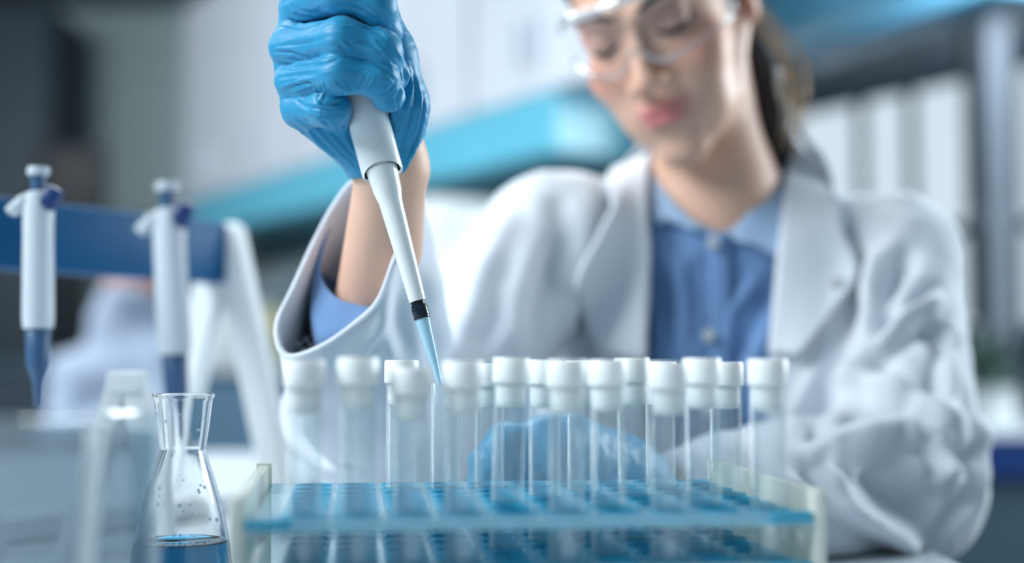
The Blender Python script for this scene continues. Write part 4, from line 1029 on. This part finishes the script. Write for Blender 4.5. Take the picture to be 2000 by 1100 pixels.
cuffw = cone(H(763, 318, 0.046), WR + (EL - WR) * 0.10, 0.0235, 0.0245)
PIPA = cone(np.array(pa), np.array(pa + ax * 0.30), 0.0130, 0.0130)
def line_m(p, a, b):
    u, v_ = PX(p); ex, ey = b[0] - a[0], b[1] - a[1]; L = math.hypot(ex, ey)
    return ((u - a[0]) * -ey + (v_ - a[1]) * ex) / L * -PXM
def glove_f(p):
    d = palm(p); d = smin(d, thumb(p), 0.010); d = smin(d, cuffw(p), 0.012)
    d = smax(d, -(PIPA(p) + 0.0006), 0.002) if False else d
    for g, k in ((FD_, 0.0025), (FC, 0.0015), (FB, 0.0012), (FA, 0.0012)): d = smin(d, g(p), k)
    e = EL - WR; e = e / np.linalg.norm(e)
    cutp = smax(line_m(p, (838, 246), (792, 334)), line_m(p, (792, 334), (660, 352)), 0.002) if False else np.maximum(line_m(p, (842, 240), (790, 340)), line_m(p, (800, 338), (660, 352)))
    return smax(smax(d, -PIPA(p), 0.0025), cutp, 0.0015)
lo = H(470, 390, -0.06); hi = H(880, -210, 0.11)
v, f = nets(glove_f, (min(lo[0], hi[0]), 0.73, 0.985), (hi[0] + 0.01, 0.925, 1.19), 0.00115)
nn = normals(glove_f, v, 0.0008)
Z = lambda a: [(480 + x / 2.619, y / 2.619) for x, y in a]
GF = []
def fold(pl, wd, am): GF.append((Z(pl), wd, am))
# tension wrinkles traced over the knuckles and the heel of the hand
for pl, wd, am in [
 ([(150, 235), (260, 225), (380, 205)], 2.6, -0.0006), ([(125, 265), (230, 268), (330, 300)], 2.8, -0.0008), ([(140, 300), (240, 320), (340, 318), (450, 300)], 2.6, 0.0006),
 ([(180, 350), (280, 345), (400, 330), (480, 300)], 2.6, -0.0006), ([(165, 400), (260, 385), (380, 375)], 3.0, -0.0007), ([(175, 450), (260, 420), (370, 400)], 2.6, 0.0006),
 ([(230, 445), (300, 420), (330, 430)], 2.0, -0.0009), ([(235, 470), (300, 450), (345, 430)], 2.2, 0.0008), ([(345, 440), (365, 490), (372, 530)], 2.2, 0.0009), ([(372, 530), (400, 470), (392, 410)], 2.0, 0.0008),
 ([(372, 530), (430, 535), (500, 520)], 2.6, -0.0012), ([(245, 500), (300, 540), (400, 560), (480, 555)], 2.6, -0.0008), ([(260, 540), (330, 580), (420, 600)], 2.4, 0.0007), ([(230, 590), (310, 640), (400, 660)], 2.6, -0.0009),
 ([(330, 570), (400, 620), (440, 660)], 2.2, -0.0007), ([(420, 460), (470, 490), (530, 465)], 2.6, -0.0010), ([(440, 410), (490, 450), (540, 470)], 2.2, 0.0007), ([(500, 400), (530, 440), (545, 470)], 2.4, -0.0007),
 ([(600, 470), (640, 430), (660, 390)], 2.6, 0.0006), ([(570, 465), (600, 420), (620, 380)], 2.6, -0.0006), ([(690, 490), (740, 460), (770, 420)], 2.6, -0.0007), ([(690, 520), (750, 490), (785, 440)], 2.2, 0.0006),
 ([(460, 220), (510, 260), (520, 280)], 2.2, -0.0008), ([(480, 200), (540, 250), (620, 280)], 2.4, 0.0006), ([(430, 240), (480, 262), (500, 282)], 2.2, 0.0006), ([(560, 200), (640, 230), (720, 300)], 2.6, -0.0005),
 ([(560, 130), (640, 150), (720, 200)], 2.4, -0.0006), ([(240, 30), (300, 60), (370, 70)], 2.6, -0.0006), ([(210, 80), (290, 100), (370, 90)], 2.6, 0.0006), ([(200, 130), (290, 140), (380, 118)], 2.4, -0.0007),
 ([(200, 60), (250, 110), (300, 130)], 2.2, 0.0006), ([(440, 20), (560, 40), (680, 110)], 3.0, -0.0005), ([(500, 0), (620, 30), (710, 120)], 2.6, 0.0005), ([(600, 100), (690, 150), (735, 200)], 2.6, 0.0006),
 ([(640, 190), (700, 260), (760, 370)], 2.6, 0.0006), ([(660, 320), (720, 370), (770, 420)], 2.6, -0.0005), ([(560, 350), (640, 340), (720, 380)], 2.6, 0.0005),
 # long tension folds down the base of the thumb
 ([(800, 300), (820, 420), (790, 560), (760, 640)], 4.0, -0.0010), ([(830, 330), (850, 440), (820, 580), (780, 700)], 3.4, 0.0010), ([(850, 380), (875, 480), (850, 610), (800, 760)], 3.4, -0.0010),
 ([(870, 430), (895, 520), (870, 650), (820, 800)], 3.0, 0.0009), ([(900, 500), (905, 580), (870, 720), (810, 850)], 3.0, -0.0009), ([(790, 420), (800, 520), (775, 600)], 3.0, 0.0007), ([(770, 480), (775, 560), (755, 600)], 3.0, -0.0007),
 ([(760, 240), (810, 330), (840, 420)], 3.2, 0.0007),
 ([(300, 640), (380, 740), (500, 830)], 3.4, 0.0008), ([(270, 640), (360, 760), (480, 850)], 3.0, -0.0007), ([(430, 660), (500, 740), (570, 820)], 3.4, -0.0007), ([(350, 650), (450, 760), (560, 860)], 3.2, 0.0006), ([(480, 620), (510, 700), (550, 780)], 3.0, 0.0006),
 ]: fold(pl, wd, am)
v = strokes(v, nn, GF, 1.35)
w1 = fbm(v, (34, 50, 150), 3, 1.0); w2 = fbm(v, (60, 80, 260), 2, 6.0)
v = v + nn * ((0.35 - np.abs(w1)) * 0.00075 + (0.3 - np.abs(w2)) * 0.00022)[:, None]
gl = adopt(mk('glove', v, f, M['glove'])); gl['label'] = 'blue glove gripping the pipette'
# second gloved hand behind the tubes, steadying the rack
def G(u, v_, d): return np.array(P(u, v_, d))
g2 = union([(cone(G(1060, 890, 0.90), G(1215, 930, 0.94), 0.026, 0.025), 0), (cone(G(1080, 880, 0.885), G(1210, 915, 0.93), 0.022, 0.022), 0.012), (cone(G(1200, 935, 0.94), WR2 + [0.008, 0, 0], 0.027, 0.0245), 0.015),
  (cone(G(1070, 865, 0.882), G(985, 860, 0.872), 0.0118, 0.0110), 0.004), (cone(G(985, 860, 0.872), G(945, 905, 0.868), 0.0108, 0.0098), 0.004), (cone(G(945, 905, 0.868), G(965, 950, 0.872), 0.0096, 0.0085), 0.004),
  (cone(G(1050, 900, 0.880), G(965, 905, 0.866), 0.0118, 0.011), 0.004), (cone(G(965, 905, 0.866), G(935, 955, 0.864), 0.0108, 0.0095), 0.004),
  (cone(G(1055, 935, 0.88), G(975, 948, 0.866), 0.0115, 0.0105), 0.004), (cone(G(975, 948, 0.866), G(955, 1000, 0.868), 0.0105, 0.009), 0.004),
  (cone(G(1075, 965, 0.885), G(1000, 985, 0.872), 0.0105, 0.0098), 0.004), (cone(G(1000, 985, 0.872), G(985, 1030, 0.874), 0.0095, 0.0085), 0.004),
  (cone(G(1180, 890, 0.925), G(1120, 848, 0.895), 0.0140, 0.0120), 0.01), (cone(G(1120, 848, 0.895), G(1060, 846, 0.878), 0.0115, 0.0098), 0.005)])
def g2f(p):
    e = (EL2 - WR2) / np.linalg.norm(EL2 - WR2); return smax(g2(p), (p - (WR2 + e * 0.004)) @ e, 0.001)
v, f = nets(g2f, (-0.05, 0.82, 0.75), (0.14, 1.02, 0.90), 0.0022)
v = v + normals(g2f, v) * ((0.3 - np.abs(fbm(v, (70, 70, 70), 3))) * 0.0012)[:, None]
o = adopt(mk('glove', v, f, M['glove'])); o['label'] = 'blue glove seen through the tubes'

# ------------------------------------------------------------------ colleague far behind, head low behind the blue bar
D2 = 3.7
col2 = empty('person', (P(235, 800, D2)[0], P(235, 800, D2)[1], 0), 'distant person in a white lab coat bent over a bench at left', 'person')
o2 = np.array(col2.location)
def Q2(u, v_, dd=0.0): return np.array(P(u, v_, D2 + dd))
b2 = union([(ell(Q2(262, 520), (0.085, 0.095, 0.115)), 0), (cone(Q2(262, 560), Q2(250, 620, 0.05), 0.055, 0.06), 0.03), (cone(Q2(250, 640, 0.05), Q2(225, 1000, 0.1), 0.10, 0.16), 0.05),
  (cone(Q2(150, 730), Q2(305, 700), 0.06, 0.06), 0.04), (cone(Q2(140, 730), Q2(120, 880, -0.1), 0.05, 0.045), 0.03), (cone(Q2(120, 880, -0.1), Q2(200, 840, -0.25), 0.04, 0.03), 0.02), (cone(Q2(310, 710), Q2(335, 860, -0.1), 0.05, 0.045), 0.03), (cone(Q2(335, 860, -0.1), Q2(260, 840, -0.25), 0.04, 0.03), 0.02)])
v, f = nets(b2, Q2(50, 1100, -0.4) * [1, 0, 0] + [-0.1, D2 - 0.55, 0.35], Q2(420, 0)* [1, 0, 0] + [0.1, D2 + 0.5, 1.4], 0.016)
bo = mk('body', v, f, mat('skin_far', lin((200, 130, 110)), 0.5)); bo.parent = col2; bo.matrix_parent_inverse = Matrix.Translation(-Vector(o2))
def c2(p): return smax(b2(p) - 0.014, (p[:, 2] - Q2(0, 560)[2]) + 0.9 * (p[:, 0] - Q2(285, 0)[0]) * (p[:, 0] > Q2(285, 0)[0]), 0.01)
v, f = nets(c2, Q2(50, 1100, -0.4) * [1, 0, 0] + [-0.15, D2 - 0.6, 0.3], Q2(420, 0) * [1, 0, 0] + [0.15, D2 + 0.5, 1.4], 0.016)
v = v + normals(b2, v)* (fbm(v, (5, 5, 4), 3) * 0.02)[:, None]
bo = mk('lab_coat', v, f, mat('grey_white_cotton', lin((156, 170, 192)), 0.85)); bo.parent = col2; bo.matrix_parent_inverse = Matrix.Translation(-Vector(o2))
def h2(p): return smax(ell(Q2(262, 505, 0.01), (0.095, 0.105, 0.12))(p), -ell(Q2(275, 560, -0.09), (0.08, 0.07, 0.10))(p), 0.01)
v, f = nets(h2, Q2(262, 520) - 0.2, Q2(262, 520) + 0.2, 0.014)
bo = mk('hair', v, f, M['hair']); bo.parent = col2; bo.matrix_parent_inverse = Matrix.Translation(-Vector(o2))
# the legs of the colleague
for s in (-0.09, 0.09):
    o = MB().tube([(s, 0.12, 0.45), (s, 0.12, 0.04)], [0.09, 0.06], 14).build('trouser_leg', M['navy'], col2); MB().box((s, 0.06, 0.035), (0.09, 0.25, 0.07), None, 0.02).build('shoe', M['black'], col2)
